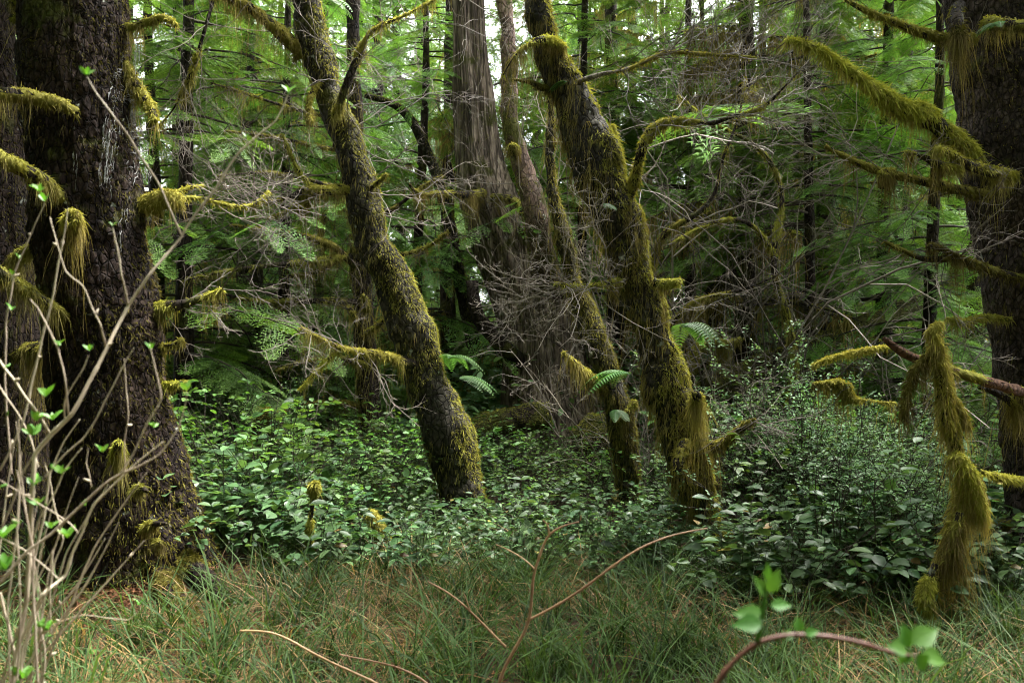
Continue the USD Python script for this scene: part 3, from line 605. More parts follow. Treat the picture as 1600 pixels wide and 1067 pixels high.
b, pth, _ = add_branch(T, [(335, -6, 8, 7.0), (322, 40, 8, 6.9), (312, 75, 9, 6.9), (298, 118, 9, 6.9), (285, 145, 6, 6.9), (270, 172, 4, 6.9), (245, 200, 3, 6.9)], 7, hang=.16, hang_per_m=900, patch=.42)
add_twigs(T, pth, 16, .7, 3, droop=.1)
b, pth, _ = add_branch(T, [(560, 296, 26, 7.45), (530, 297, 24, 7.4), (500, 298, 22, 7.3), (476, 300, 24, 7.3), (455, 308, 12, 7.2), (425, 314, 6, 7.2), (390, 318, 5, 7.1)], 7.4, hang=.32, hang_per_m=2200, per_m=3200, tint=(.3, 1), patch=.25)
add_twigs(T, pth, 26, 1.0, 3, t0=.35)
b, pth, _ = add_branch(T, [(478, 300, 20, 7.3), (472, 322, 28, 7.3), (470, 330, 20, 7.25)], 7.3, hang=.34, hang_per_m=3600, per_m=5000, puff=1.6)
b, pth, _ = add_branch(T, [(486, 292, 7, 7.3), (465, 265, 6, 7.3), (452, 235, 5, 7.3), (440, 210, 3, 7.3)], 7.3, hang=.05, hang_per_m=400)
b, pth, _ = add_branch(T, [(470, 322, 8, 7.3), (440, 334, 7, 7.25), (418, 342, 4, 7.2)], 7.3, hang=.05, hang_per_m=400)
b, pth, _ = add_branch(T, [(655, 572, 26, 7.4), (630, 565, 22, 7.3), (600, 556, 20, 7.2), (570, 550, 14, 7.1), (538, 545, 12, 7.0), (505, 532, 9, 6.9), (470, 512, 6, 6.8)], 7.3, hang=.26, hang_per_m=1700, per_m=2800, tint=(.35, 1), hang_tint=(.1, .8))
add_twigs(T, pth, 18, .7, 3, t0=.4)
b, pth, _ = add_branch(T, [(535, 546, 9, 7.0), (515, 560, 9, 6.95), (496, 580, 8, 6.9), (468, 610, 5, 6.85)], 7, hang=.1, hang_per_m=700, per_m=2600, tint=(.45, 1))
b, pth, _ = add_branch(T, [(578, 296, 10, 7.4), (592, 284, 8, 7.35), (604, 272, 5, 7.3)], 7.4, hang=.06, hang_per_m=700)
b, pth, _ = add_branch(T, [(500, 130, 6, 7.4), (485, 150, 9, 7.3), (483, 175, 10, 7.25), (486, 190, 5, 7.2)], 7.4, hang=.16, hang_per_m=2500, per_m=2500)
add_twigs(T, p1[(p1[:, 2] > 2.2) & (p1[:, 2] < 4.4)], 26, 1.3, 4, kids=(5, 4, 2), r0=.006)

# --- leaning alder, right of centre, nearest of the leaning trunks
T = thing('alder_tree', 'thick leaning alder right of centre, shaggy with moss, one limb arching out to the right', 'tree', at=on_ground(1.45, 6.3))
pts = [(1118, 905, 50), (1112, 858, 50), (1102, 805, 58), (1086, 745, 72), (1072, 682, 78), (1056, 620, 76), (1036, 552, 74), (1014, 490, 74), (990, 430, 74), (974, 370, 78), (950, 310, 84), (925, 240, 80), (901, 172, 70), (876, 112, 60), (852, 60, 50), (842, -20, 48), (835, -200, 44), (800, -520, 34), (780, -1000, 16)]
p2, r2 = stroke(pts, 6.3, 360); p2, r2 = down_to_ground(p2, r2)
r2 = r2 * .84 * (.9 + .24 * fbm(p2 * 2.3, 2, 7)); p2 = crooked(p2, 5, .09)
t2 = tube(p2, r2, 76, alder_disp(24, .065, .018)); b_ = mesh(T, 'trunk', t2, M['alder'])
fz, hg = trunk_moss(t2, 28000, 15000, (.8, -.05, .5), .13, .485, 51, .022, zmax=5.0, hang_side=(-.5, -.6, -.2))
mesh(b_, 'bark_moss', fz, M['moss']); mesh(b_, 'hanging_moss', hg, M['hang'])
b, pth, _ = add_branch(T, [(972, 318, 20, 6.25), (985, 300, 22, 6.2), (996, 262, 20, 6.15), (1006, 225, 20, 6.1), (1022, 202, 22, 6.1), (1060, 190, 16, 6.1), (1085, 191, 12, 6.1), (1110, 193, 11, 6.1), (1140, 184, 9, 6.1), (1165, 178, 9, 6.1), (1195, 165, 10, 6.1), (1222, 140, 5, 6.1), (1250, 110, 4, 6.1)], 6.2, hang=.11, hang_per_m=800, per_m=2600, tint=(.3, 1), label='mossy limb arching to the right')
add_twigs(T, pth, 34, .9, 4, t0=.35, kids=(5, 3, 2))
b, pth, _ = add_branch(T, [(978, 305, 12, 6.4), (968, 270, 10, 6.4), (962, 230, 10, 6.4), (958, 195, 7, 6.4)], 6.3, hang=.07, hang_per_m=900, per_m=2600)
b, pth, _ = add_branch(T, [(905, 128, 12, 6.2), (940, 116, 9, 6.15), (975, 110, 9, 6.1), (1005, 98, 8, 6.1), (1045, 83, 8, 6.1), (1085, 84, 7, 6.1), (1140, 88, 4, 6.1), (1200, 92, 3, 6.1)], 6.2, hang=.06, hang_per_m=300, per_m=900, patch=.45, bark_mat=M['grey'])
add_twigs(T, pth, 36, 1.0, 4, t0=.2, kids=(5, 3, 2), rise=.05)
b, pth, _ = add_branch(T, [(880, 75, 14, 6.2), (862, 64, 18, 6.1), (845, 62, 16, 6.0), (826, 70, 5, 5.95), (805, 88, 4, 5.95), (785, 120, 3, 5.95)], 6.2, hang=.36, hang_per_m=3000, per_m=3500, tint=(.35, 1), hang_tint=(.1, .8))
b, pth, _ = add_branch(T, [(880, 140, 18, 6.3), (850, 138, 16, 6.3), (825, 128, 9, 6.3), (800, 125, 4, 6.3)], 6.2, hang=.26, hang_per_m=1600, per_m=1500, tint=(.0, .5), hang_tint=(0, .6))
b, pth, _ = add_branch(T, [(968, 440, 16, 6.2), (955, 442, 13, 6.1), (930, 446, 8, 6.0), (900, 448, 9, 5.95), (868, 444, 9, 5.9)], 6.2, hang=.16, hang_per_m=1300, per_m=2600, tint=(.35, 1), patch=.3)
add_twigs(T, pth, 26, .9, 4, t0=.2, kids=(5, 4, 2))
b, pth, _ = add_branch(T, [(1020, 440, 20, 6.2), (1048, 444, 18, 6.15), (1062, 438, 8, 6.1)], 6.2, hang=.10, hang_per_m=2500, per_m=3600, tint=(.4, 1))
b, pth, _ = add_branch(T, [(1096, 700, 26, 6.2), (1125, 695, 22, 6.15), (1145, 680, 20, 6.1), (1165, 665, 14, 6.05), (1180, 655, 8, 6.0)], 6.2, hang=.24, hang_per_m=2500, per_m=3600, tint=(.2, .9), hang_tint=(.0, .5))
add_twigs(T, pth, 14, .5, 3)
b, pth, _ = add_branch(T, [(1072, 690, 24, 6.15), (1062, 720, 30, 6.05), (1060, 740, 26, 6.0)], 6.2, hang=.26, hang_per_m=3600, per_m=4000, tint=(.2, .9), hang_tint=(.1, .8))
b, pth, _ = add_branch(T, [(1086, 640, 18, 6.1), (1090, 622, 24, 6.0), (1086, 615, 18, 5.95)], 6.2, hang=.45, hang_per_m=6000, per_m=5000, tint=(.3, 1), hang_tint=(.2, .9))
b, pth, _ = add_branch(T, [(1126, 850, 14, 6.1), (1132, 838, 26, 6.05), (1136, 832, 18, 6.0)], 6.2, hang=.14, hang_per_m=4000, per_m=5000, tint=(.1, .7))
ALDER2 = p2
# --- third, shorter mossy trunk behind it
T = thing('alder_tree', 'slender mossy trunk with fern tufts between the furrowed cedar and the thick leaning alder', 'tree', at=on_ground(1.02, 7.4))
pts = [(992, 835, 46), (986, 775, 46), (977, 700, 48), (958, 622, 48), (936, 555, 46), (912, 495, 42), (890, 435, 34), (875, 360, 26), (866, 280, 20), (862, 180, 14), (850, 60, 9), (846, -80, 5)]
p3, r3 = stroke(pts, 7.4, 200); p3, r3 = down_to_ground(p3, r3)
p3 = crooked(p3, 6, .10)
t3 = tube(p3, r3 * .82, 52, alder_disp(34, .05)); b_ = mesh(T, 'trunk', t3, M['alder'])
fz, hg = trunk_moss(t3, 11000, 6000, (.4, -.4, .5), .11, .48, 61, .022, hang_side=(-.5, -.6, -.2), bright=(.0, .75))
mesh(b_, 'bark_moss', fz, M['moss']); mesh(b_, 'hanging_moss', hg, M['hang'])
b, pth, _ = add_branch(T, [(945, 608, 22, 7.35), (922, 590, 22, 7.2), (900, 570, 16, 7.1), (880, 550, 8, 7.0)], 7.3, hang=.28, hang_per_m=3200, per_m=3600, tint=(.4, 1), hang_tint=(.1, .9))
b, pth, _ = add_branch(T, [(965, 660, 14, 7.3), (985, 640, 12, 7.2), (992, 625, 6, 7.2)], 7.3, hang=.16, hang_per_m=2500, per_m=3000)
add_twigs(T, p3[p3[:, 2] > 2.0], 10, 1.0, 4, kids=(5, 4, 2))

# --- red cedar with furrowed bark
T = thing('cedar_tree', 'old leaning cedar with grey furrowed fibrous bark flaring at its dark foot, centre', 'tree', at=on_ground(.57, 11))
pts = [(876, 770, 250), (868, 715, 196), (858, 650, 150), (848, 580, 128), (832, 500, 112), (805, 420, 100), (772, 340, 90), (750, 260, 82), (742, 190, 68), (736, 100, 54), (730, -20, 44), (724, -200, 38), (715, -700, 36)]
pC, rC = stroke(pts, 11, 260)
tC = tube(pC, rC * .97, 150, cedar_disp(5, .045)); b_ = mesh(T, 'trunk', tC, M['cedar'])
fz, hg = trunk_moss(tC, 5000, 1500, (-.3, -.2, .6), .10, .50, 71, .03, bright=(0, .6)); mesh(b_, 'bark_moss', fz, M['moss'])
b, pth, _ = add_branch(T, [(760, 300, 20, 10.8), (730, 305, 18, 10.2), (690, 303, 14, 9.6), (650, 300, 9, 9.2), (640, 288, 6, 9.0)], 10, hang=.50, hang_per_m=1300, per_m=1500, tint=(.3, .9), hang_tint=(.1, .7))
b, pth, _ = add_branch(T, [(820, 570, 24, 10.8), (790, 545, 26, 10.4), (765, 518, 24, 10.2), (745, 490, 22, 10), (738, 440, 20, 10)], 10, moss=False, bark_mat=M['dark'])
b, pth, _ = add_branch(T, [(770, 310, 18, 10.6), (810, 318, 14, 10.2), (815, 335, 8, 10)], 10, hang=.6, hang_per_m=2200, per_m=1500, tint=(.2, .8), hang_tint=(.1, .7))
T = thing('lichen_stem', 'reddish lichen-spotted stem with a pale patch and mossy burl in front of the cedar', 'tree', at=on_ground(.5, 9.6))
pts = [(925, 700, 44, 12.2), (900, 590, 42, 12.0), (872, 480, 40, 11.2), (852, 405, 42, 10.2), (836, 330, 40), (820, 285, 38), (806, 225, 32), (797, 160, 28), (792, 100, 26), (790, 0, 24), (785, -150, 22), (770, -600, 12)]
pL, rL = stroke(pts, 9.6, 160); pL, rL = down_to_ground(pL, rL)
pL = crooked(pL, 8, .12)
tL = tube(pL, rL * .95, 40, alder_disp(44, .03)); b_ = mesh(T, 'trunk', tL, M['lichen'])
fz, hg = trunk_moss(tL, 6000, 2400, (-.6, -.4, .3), .12, .44, 81, .025, bright=(0, .7)); mesh(b_, 'bark_moss', fz, M['moss']); mesh(b_, 'hanging_moss', hg, M['hang'])
add_branch(T, [(806, 240, 20, 9.5), (802, 232, 24, 9.35), (800, 232, 16, 9.3)], 9.4, hang=.30, hang_per_m=3600, per_m=4000, tint=(.1, .8))
add_twigs(T, pL[pL[:, 2] > 1.6], 14, 1.5, 4, kids=(5, 4, 2), r0=.007)

# --- thin dark spruce behind the left alder
T = thing('spruce_tree', 'thin dark spruce behind the left leaning alder, long mossy dead boughs reaching left', 'tree', at=on_ground(-1.62, 10))
pE, rE = stroke([(580, 760, 42), (579, 710, 36), (575, 600, 34), (569, 500, 32), (562, 400, 30), (558, 300, 26), (555, 200, 24), (551, 0, 20), (548, -200, 17), (540, -700, 8)], 10, 160); pE, rE = down_to_ground(pE, rE)
tE = tube(pE, rE, 28, alder_disp(64, .03, .01)); b_ = mesh(T, 'trunk', tE, M['dark'])
fz, hg = trunk_moss(tE, 3500, 3000, (-.4, -.4, .4), .22, .50, 101, .03, zmax=5, bright=(0, .7)); mesh(b_, 'bark_moss', fz, M['moss']); mesh(b_, 'hanging_moss', hg, M['hang'])
for k, q in enumerate((
    [(553, 415, 16, 9.9), (521, 386, 15, 9.6), (467, 368, 13, 9.3), (411, 359, 9, 9.1), (360, 352, 5, 9.0)],
    [(560, 400, 16, 9.9), (520, 404, 15, 9.6), (467, 411, 14, 9.3), (422, 415, 12, 9.1), (364, 422, 9, 8.9), (287, 439, 5, 8.7)],
    [(556, 472, 14, 9.9), (500, 470, 13, 9.6), (440, 472, 12, 9.4), (400, 471, 10, 9.2), (346, 458, 6, 9.0)],
    [(545, 400, 12, 9.9), (526, 408, 12, 9.7), (492, 425, 11, 9.5), (450, 432, 8, 9.4)],
    [(556, 300, 12, 9.9), (520, 292, 11, 9.6), (470, 278, 9, 9.3), (400, 270, 6, 9.0), (340, 276, 4, 8.8)],
    [(555, 240, 11, 9.9), (500, 230, 9, 9.6), (430, 215, 7, 9.3), (350, 205, 4, 9)],
    [(556, 190, 10, 9.9), (480, 176, 8, 9.5), (400, 152, 6, 9.2), (330, 130, 4, 9)],
    [(556, 340, 12, 10), (530, 322, 11, 9.9), (505, 345, 10, 9.8), (500, 380, 8, 9.8)],
    [(570, 350, 12, 10), (610, 330, 10, 9.9), (650, 300, 7, 9.8), (690, 275, 4, 9.7)],
    [(570, 420, 11, 10), (620, 400, 10, 9.9), (670, 385, 7, 9.8), (700, 360, 4, 9.7)],
    [(572, 520, 12, 9.9), (600, 500, 11, 9.7), (620, 470, 8, 9.6), (640, 430, 5, 9.5)],
    [(568, 520, 14, 9.8), (555, 500, 14, 9.6), (545, 480, 12, 9.5)], [(570, 500, 12, 9.7), (572, 475, 14, 9.5), (568, 462, 10, 9.4)],
    [(572, 570, 13, 9.9), (530, 560, 12, 9.7), (470, 566, 9, 9.5), (430, 580, 5, 9.3)],
    [(575, 640, 12, 10), (530, 628, 11, 9.8), (480, 632, 8, 9.6), (440, 640, 5, 9.4)])):
    b, pth, _ = add_branch(T, q, 10, hang=.34 if k < 8 else .28, hang_per_m=900, per_m=900, tint=(.1, .9), hang_tint=(.05, .9), fuzz_len=.035)
    add_twigs(T, pth, 9, .55, 2, 'darktwig', t0=.1, droop=.15, r0=.005)
# --- crooked mossy stems that tangle between the alder and the right-hand spruce
T = thing('vine_maple', 'crooked leafless maple stems tangled with twigs behind the arching alder limb', 'tree', at=on_ground(1.9, 8.4))
for k, q in enumerate((
    [(1075, 760, 20, 8.6), (1040, 600, 18, 8.6), (1022, 500, 16, 8.6), (1018, 425, 15, 8.6), (1040, 365, 15, 8.5), (1092, 332, 14, 8.4), (1118, 300, 12, 8.4), (1128, 255, 9, 8.3), (1152, 190, 6, 8.3), (1165, 120, 4, 8.3)],
    [(1140, 760, 18, 8.8), (1240, 600, 18, 9), (1225, 480, 16, 9), (1208, 400, 15, 9), (1222, 310, 12, 9), (1185, 232, 10, 8.9), (1120, 195, 7, 8.8), (1060, 150, 4, 8.7)],
    [(1210, 400, 11, 9), (1160, 345, 10, 8.8), (1110, 350, 8, 8.7), (1050, 380, 5, 8.6)],
    [(1030, 540, 10, 8.6), (1090, 470, 9, 8.5), (1150, 455, 7, 8.5), (1215, 430, 4, 8.4)])):
    b, pth, _ = add_branch(T, q, 8.6, hang=.16, hang_per_m=700, per_m=1400, patch=.25, tint=(.2, 1), hang_tint=(.0, .8))
    add_twigs(T, pth, 14, .85, 3, 'darktwig' if k % 2 else 'twig', t0=.3, r0=.0055, kids=(4, 3))
# --- big spruce at right
T = thing('spruce_tree', 'big grey-brown spruce trunk at the right edge with long mossy dead branches', 'tree', at=on_ground(3.85, 6))
pts = [(1690, 1000, 260), (1684, 850, 210), (1672, 740, 184), (1655, 620, 172), (1636, 500, 164), (1604, 330, 160), (1580, 180, 158), (1562, 0, 154), (1545, -200, 148), (1500, -900, 110)]
dD = 6.0
pD, rD = stroke(pts, dD, 420); tD = tube(pD, rD, 160, spruce_disp(13, .013, 6, .12, .4, .06, .075))
b_ = mesh(T, 'trunk', tD, M['spruce_right'])
fz, hg = trunk_moss(tD, 5000, 2000, (.0, -.6, .25), .07, .58, 91, .018, zmax=4.2, bright=(0, .5), power=1.6); mesh(b_, 'bark_moss', fz, M['moss']); mesh(b_, 'hanging_moss', hg, M['hang'])
add_branch(T, [(1518, 62, 26, 5.7), (1480, 62, 22, 5.5), (1440, 52, 20, 5.4), (1400, 36, 16, 5.3), (1350, 16, 12, 5.3), (1320, 0, 8, 5.3)], 5.6, hang=.09, hang_per_m=1000, per_m=2400, tint=(.2, .9), hang_tint=(0, .5))
add_branch(T, [(1500, 10, 26, 5.6), (1496, 34, 30, 5.4), (1500, 60, 20, 5.35)], 5.6, hang=.30, hang_per_m=4500, per_m=4000, tint=(.0, .6), hang_tint=(0, .6))
add_branch(T, [(1560, 40, 22, 5.5), (1545, 36, 26, 5.4), (1575, 40, 28, 5.3), (1610, 42, 22, 5.2)], 5.6, hang=.28, hang_per_m=2500, per_m=3500, tint=(.1, .8), hang_tint=(.1, .8))
b, pth, _ = add_branch(T, [(1540, 262, 26, 5.75), (1505, 232, 36, 5.6), (1470, 202, 42, 5.5), (1440, 178, 46, 5.45), (1415, 172, 36, 5.4), (1385, 155, 32, 5.35), (1355, 132, 20, 5.3), (1310, 100, 18, 5.25), (1265, 72, 14, 5.2), (1230, 64, 10, 5.2)], 5.6, hang=.17, hang_per_m=3400, per_m=6500, puff=1.2, patch=.30, tint=(.35, 1), hang_tint=(.2, .95), fuzz_len=.036, label='thick bright mossy branch rising to the left')
add_branch(T, [(1262, 76, 9, 5.2), (1258, 64, 8, 5.2), (1252, 58, 5, 5.2)], 5.2, hang=.04, hang_per_m=500)
add_branch(T, [(1580, 276, 26, 5.7), (1545, 268, 26, 5.5), (1510, 256, 24, 5.4), (1482, 240, 18, 5.35), (1462, 236, 14, 5.3), (1455, 250, 8, 5.3)], 5.6, hang=.22, hang_per_m=2400, per_m=3200, tint=(.2, .9), hang_tint=(0, .7))
b, pth, _ = add_branch(T, [(1540, 306, 22, 5.7), (1500, 298, 22, 5.55), (1460, 288, 20, 5.45), (1410, 276, 18, 5.4), (1370, 266, 16, 5.35), (1325, 248, 11, 5.3), (1290, 228, 7, 5.3)], 5.6, hang=.12, hang_per_m=900, per_m=1600, tint=(.1, .85), hang_tint=(0, .6))
add_twigs(T, pth, 14, .6, 3)
add_branch(T, [(1395, 272, 16, 5.4), (1385, 270, 22, 5.35), (1378, 275, 14, 5.3)], 5.4, hang=.28, hang_per_m=5500, per_m=4000, tint=(.1, .8), hang_tint=(0, .6))
add_branch(T, [(1500, 268, 12, 5.4), (1470, 258, 22, 5.35), (1440, 245, 12, 5.3), (1415, 238, 6, 5.3)], 5.4, hang=.20, hang_per_m=3500, per_m=3500, tint=(.3, 1))
b, pth, _ = add_branch(T, [(1600, 436, 18, 5.7), (1560, 426, 18, 5.6), (1520, 412, 18, 5.5), (1480, 404, 16, 5.4), (1445, 405, 14, 5.35), (1415, 394, 9, 5.3), (1382, 378, 6, 5.3)], 5.6, hang=.12, hang_per_m=900, per_m=1200, tint=(0, .6), hang_tint=(0, .5))
add_twigs(T, pth, 12, .6, 3)
add_branch(T, [(1520, 414, 10, 5.5), (1490, 398, 10, 5.4), (1460, 385, 14, 5.35), (1452, 386, 9, 5.3)], 5.4, hang=.22, hang_per_m=3000, per_m=2000, tint=(0, .5), hang_tint=(0, .4))
b, pth, _ = add_branch(T, [(1610, 618, 26, 5.6), (1570, 604, 24, 5.3), (1520, 590, 22, 5.15), (1490, 580, 20, 5.05), (1450, 566, 22, 5.0), (1420, 556, 22, 4.95), (1395, 540, 18, 4.9), (1380, 528, 10, 4.9)], 5.2, hang=.08, hang_per_m=600, per_m=500, patch=.5, tint=(.1, .9), bark_mat=M['redwood'], label='bare reddish dead branch')
add_branch(T, [(1590, 640, 14, 5.5), (1560, 615, 16, 5.4), (1530, 605, 10, 5.3)], 5.4, hang=.40, hang_per_m=2600, per_m=1500, tint=(.0, .6), hang_tint=(0, .7))
add_branch(T, [(1580, 500, 10, 5.7), (1530, 498, 13, 5.6), (1500, 503, 13, 5.5), (1478, 498, 6, 5.5)], 5.6, hang=.12, hang_per_m=1500, per_m=3000, tint=(.3, 1))
add_branch(T, [(1640, 760, 18, 5.6), (1595, 752, 16, 5.4), (1560, 745, 13, 5.2), (1535, 738, 7, 5.1)], 5.4, hang=.10, hang_per_m=900, per_m=2500, tint=(.3, 1))
for y, x0, w, hg_ in ((818, 1395, 15, .40), (902, 1530, 11, .22)):
    add_branch(T, [(1680, y + 2, w + 4, 6.2), (1600, y, w + 2, 6.0), (1520, y + 1, w, 5.9), (x0 + 40, y, w, 5.85), (x0, y - 3, w * .7, 5.8)], 6, hang=hg_, hang_per_m=2000, per_m=1600, tint=(.0, .75), hang_tint=(0, .55))
add_branch(T, [(1680, 868, 14, 6.3), (1600, 868, 14, 6.2), (1540, 872, 10, 6.1)], 6, moss=False)

crown(T, pD, 7.4, 9.5, 2.2, 12, 73)
# --- the moss-hung snag in front of it
T = thing('mossy_snag', 'crooked dead stem thickly draped in golden-brown moss, left of the right-hand spruce', 'tree', at=on_ground(2.3, 4.9))
pts = [(1450, 985, 22), (1456, 930, 26), (1474, 880, 26), (1492, 830, 28), (1506, 770, 30), (1498, 715, 28), (1482, 660, 24), (1472, 600, 24), (1464, 545, 24), (1462, 515, 20), (1472, 505, 12)]
pS, rS = stroke(pts, 4.9, 130); pS, rS = down_to_ground(pS, rS)
b_ = mesh(T, 'stem', tube(pS, rS * .6, 18, alder_disp(54, .02)), M['dark'])
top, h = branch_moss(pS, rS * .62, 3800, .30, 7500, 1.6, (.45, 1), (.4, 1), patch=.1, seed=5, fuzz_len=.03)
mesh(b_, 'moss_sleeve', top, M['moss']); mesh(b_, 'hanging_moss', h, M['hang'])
def drape(pts, d, **kw):
    path, r = stroke(pts, d, 24)
    b = mesh(T, 'stub', tube(path, r * .36, 8), M['dark'])
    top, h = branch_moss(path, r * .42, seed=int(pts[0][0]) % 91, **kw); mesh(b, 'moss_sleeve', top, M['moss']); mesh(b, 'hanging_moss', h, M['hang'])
drape([(1490, 710, 36), (1515, 745, 46), (1530, 790, 36), (1536, 815, 20)], 4.85, per_m=6000, hang=.34, hang_per_m=6000, puff=1.4, tint=(.45, 1), hang_tint=(.45, 1))
drape([(1462, 880, 26), (1450, 910, 34), (1446, 945, 38), (1450, 965, 28)], 4.75, per_m=8000, hang=.10, hang_per_m=3600, puff=1.5, tint=(.4, 1), hang_tint=(.3, 1))
drape([(1470, 550, 20), (1440, 565, 22), (1425, 590, 22), (1415, 625, 20), (1412, 655, 12)], 4.9, per_m=3000, hang=.24, hang_per_m=3000, puff=1.2, tint=(.0, .6), hang_tint=(0, .5))
drape([(1470, 610, 18), (1500, 640, 22), (1512, 670, 16)], 4.9, per_m=4000, hang=.20, hang_per_m=3000, tint=(.3, .9), hang_tint=(.1, .8))
drape([(1500, 800, 30), (1490, 850, 40), (1482, 880, 24)], 4.8, per_m=3000, hang=.40, hang_per_m=6000, puff=1.2, tint=(.1, .7), hang_tint=(.05, .6))
def conifer(par, name_seed, height=20., r=.16, green=(1.0, 19.), n_limb=60, L=2.2, rise=.1, droop=.3, sprays=NEAR_SPRAY, per_limb=12, size=.5, mat='hemlock', bark_mat='dark', dead=0, dead_z=(.8, 6), dead_L=2.0, dead_moss=True, hang_len=.30, mossy=1.0, twiggy=10, lean=.02, limb_r=.012, sides=14, zshape=1.0, low=1.0, hang_dir=0.0, coarse_above=9.0, single=False):
    g = np.random.default_rng(name_seed)
    pts = np.array([[0, 0, -.2], [g.normal(0, lean), g.normal(0, lean), height * .25], [g.normal(0, lean * 3), g.normal(0, lean * 3), height * .6], [g.normal(0, lean * 5), g.normal(0, lean * 5), height]])
    path, rr = spline(pts, 60, [r * 1.5, r, r * .6, r * .1])
    rr = rr + r * .5 * np.exp(-(path[:, 2] + .2) / .35)
    tr = mesh(par, 'trunk', tube(path, rr, sides, lambda th, s, b, d: (fbm(b * [5, 5, 3], 3, name_seed) - .5) * r * .5), M[bark_mat])
    def ax(z): return np.stack([np.interp(z, path[:, 2], path[:, k]) for k in (0, 1)] + [0 * z], -1)
    tw = []
    if n_limb:
        p, ln, out, sd = limb_paths(n_limb, green[0], green[1], L, rise, droop, g, low=low, zshape=zshape)
        p = p + ax(p[:, :1, 2])
        limbs = tubes(p, limb_r * (.5 + ln / L)[:, None] * np.linspace(1, .2, 8)[None], 4, np.full(n_limb, .3))
        K = per_limb; t = np.tile(np.linspace(.22, 1.0, K), n_limb); k = np.repeat(np.arange(n_limb), K)
        t = np.clip(t + g.uniform(-.04, .04, len(t)), .1, .999); j = np.minimum((t * 7).astype(int), 6); fr = (t * 7 - j)[:, None]
        pos = p[k, j] * (1 - fr) + p[k, j + 1] * fr; tan = unit(p[k, j + 1] - p[k, j])
        sgn = np.where(np.arange(len(t)) % 2, 1, -1)[:, None]; end = (np.tile(np.arange(K), n_limb) >= K - 1)[:, None]
        X = unit(tan * .75 + sd[k] * sgn * np.where(end, .05, .85) + g.normal(0, .12, (len(t), 3)) + [0, 0, -.10 - hang_dir])
        Z = unit(np.array([0, 0, 1.0]) + g.normal(0, .22, (len(t), 3)))
        sc = size * np.clip(ln[k] / L, .45, 1.2) * (1.15 - .55 * t) * g.uniform(.7, 1.25, len(t))
        m = g.integers(0, len(sprays), len(t)); dt = g.normal(0, .10, len(t))
        if single:
            for q in range(n_limb): mesh(par, 'limb', tubes(p[q:q+1], limb_r * (.5 + ln[q] / L) * np.linspace(1, .2, 8)[None], 4, [.3]), M['darktwig'])
        else: mesh(par, 'limbs', limbs, M['darktwig'], kind='stuff')
        hi = pos[:, 2] > coarse_above; m = np.where(hi, m + 10, m); keep = ~hi | (g.random(len(hi)) < .25)
        sets = {q: s_ for q, s_ in enumerate(sprays)} | {q + 10: FAR_SPRAY[q] for q in range(len(sprays))}
        mesh(par, 'foliage', join([stamp(s_, pos[(m == q) & keep], X[(m == q) & keep], Z[(m == q) & keep], sc[(m == q) & keep], dt[(m == q) & keep]) for q, s_ in sets.items()]), M[mat], smooth=False, kind='stuff')
    if dead:
        p, ln, out, sd = limb_paths(dead, dead_z[0], dead_z[1], dead_L, .12, .32, g, low=.9)
        p = p + ax(p[:, :1, 2]); rad = (.027 * (ln / dead_L)[:, None] + .004) * np.linspace(1, .18, 8)[None]
        tt = g.uniform(.1, .6, dead)
        if dead > 25:
            for q in range(dead): mesh(par, 'dead_branch', tubes(p[q:q+1], rad[q:q+1], 5, tt[q:q+1]), M['darktwig'])
        else: mesh(par, 'dead_branches', tubes(p, rad, 5, tt), M['darktwig'], kind='stuff')
        q = g.integers(0, dead, dead * twiggy); j = g.integers(1, 7, len(q))
        tan = unit(p[q, j + 1] - p[q, j]) if True else None
        tws = twigs(p[q, j], tan * .6 + g.normal(0, .6, tan.shape) + [0, 0, -.1], ln[q] * .28 * g.uniform(.5, 1.3, len(q)), 2, (3,), .5, .22, 0, .005, 5, .9, .15, rmin=.003)
        mesh(par, 'twigs', twig_mesh(tws, (.05, .8)), M['darktwig'], kind='stuff')
        if dead_moss:
            # sleeves of moss with ragged curtains below
            pp = p.reshape(-1, 8, 3); u = g.random((dead * int(150 * mossy))); k = g.integers(0, dead, len(u)); t = u * .92 * 7; j = t.astype(int); fr = (t - j)[:, None]
            pos = pp[k, j] * (1 - fr) + pp[k, j + 1] * fr
            den = fbm(pos * 2.2, 2, name_seed + 4); keep = den > .44; pos, den, k = pos[keep], den[keep], k[keep]
            nn = unit(g.normal(0, 1, pos.shape) * [1, 1, .4] + [0, 0, .1])
            h = strands(pos, nn, hang_len * np.clip((den - .38) * 7, .2, 2) * g.lognormal(0, .5, len(pos)), .013, (.05, .9))
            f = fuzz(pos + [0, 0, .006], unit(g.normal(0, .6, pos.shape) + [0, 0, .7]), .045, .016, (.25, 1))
            mesh(par, 'hanging_moss', h, M['hang'], kind='stuff'); mesh(par, 'moss', f, M['moss'], kind='stuff')
    return par
KIND = {}
def individual(kind, build, name, label, cat, loc, rz=0., sc=1., group=None, tilt=None):
    """the first of a kind is built, every other one refers to it"""
    if kind in KIND: return copy_of(KIND[kind], name, label, cat, loc, rz, sc, group, tilt)
    t = thing(name, label, cat, loc, rz, sc, group, tilt); KIND[kind] = t; build(t); return t
def at_px(px, d): return on_ground((px - CX) / FPX * d, d)
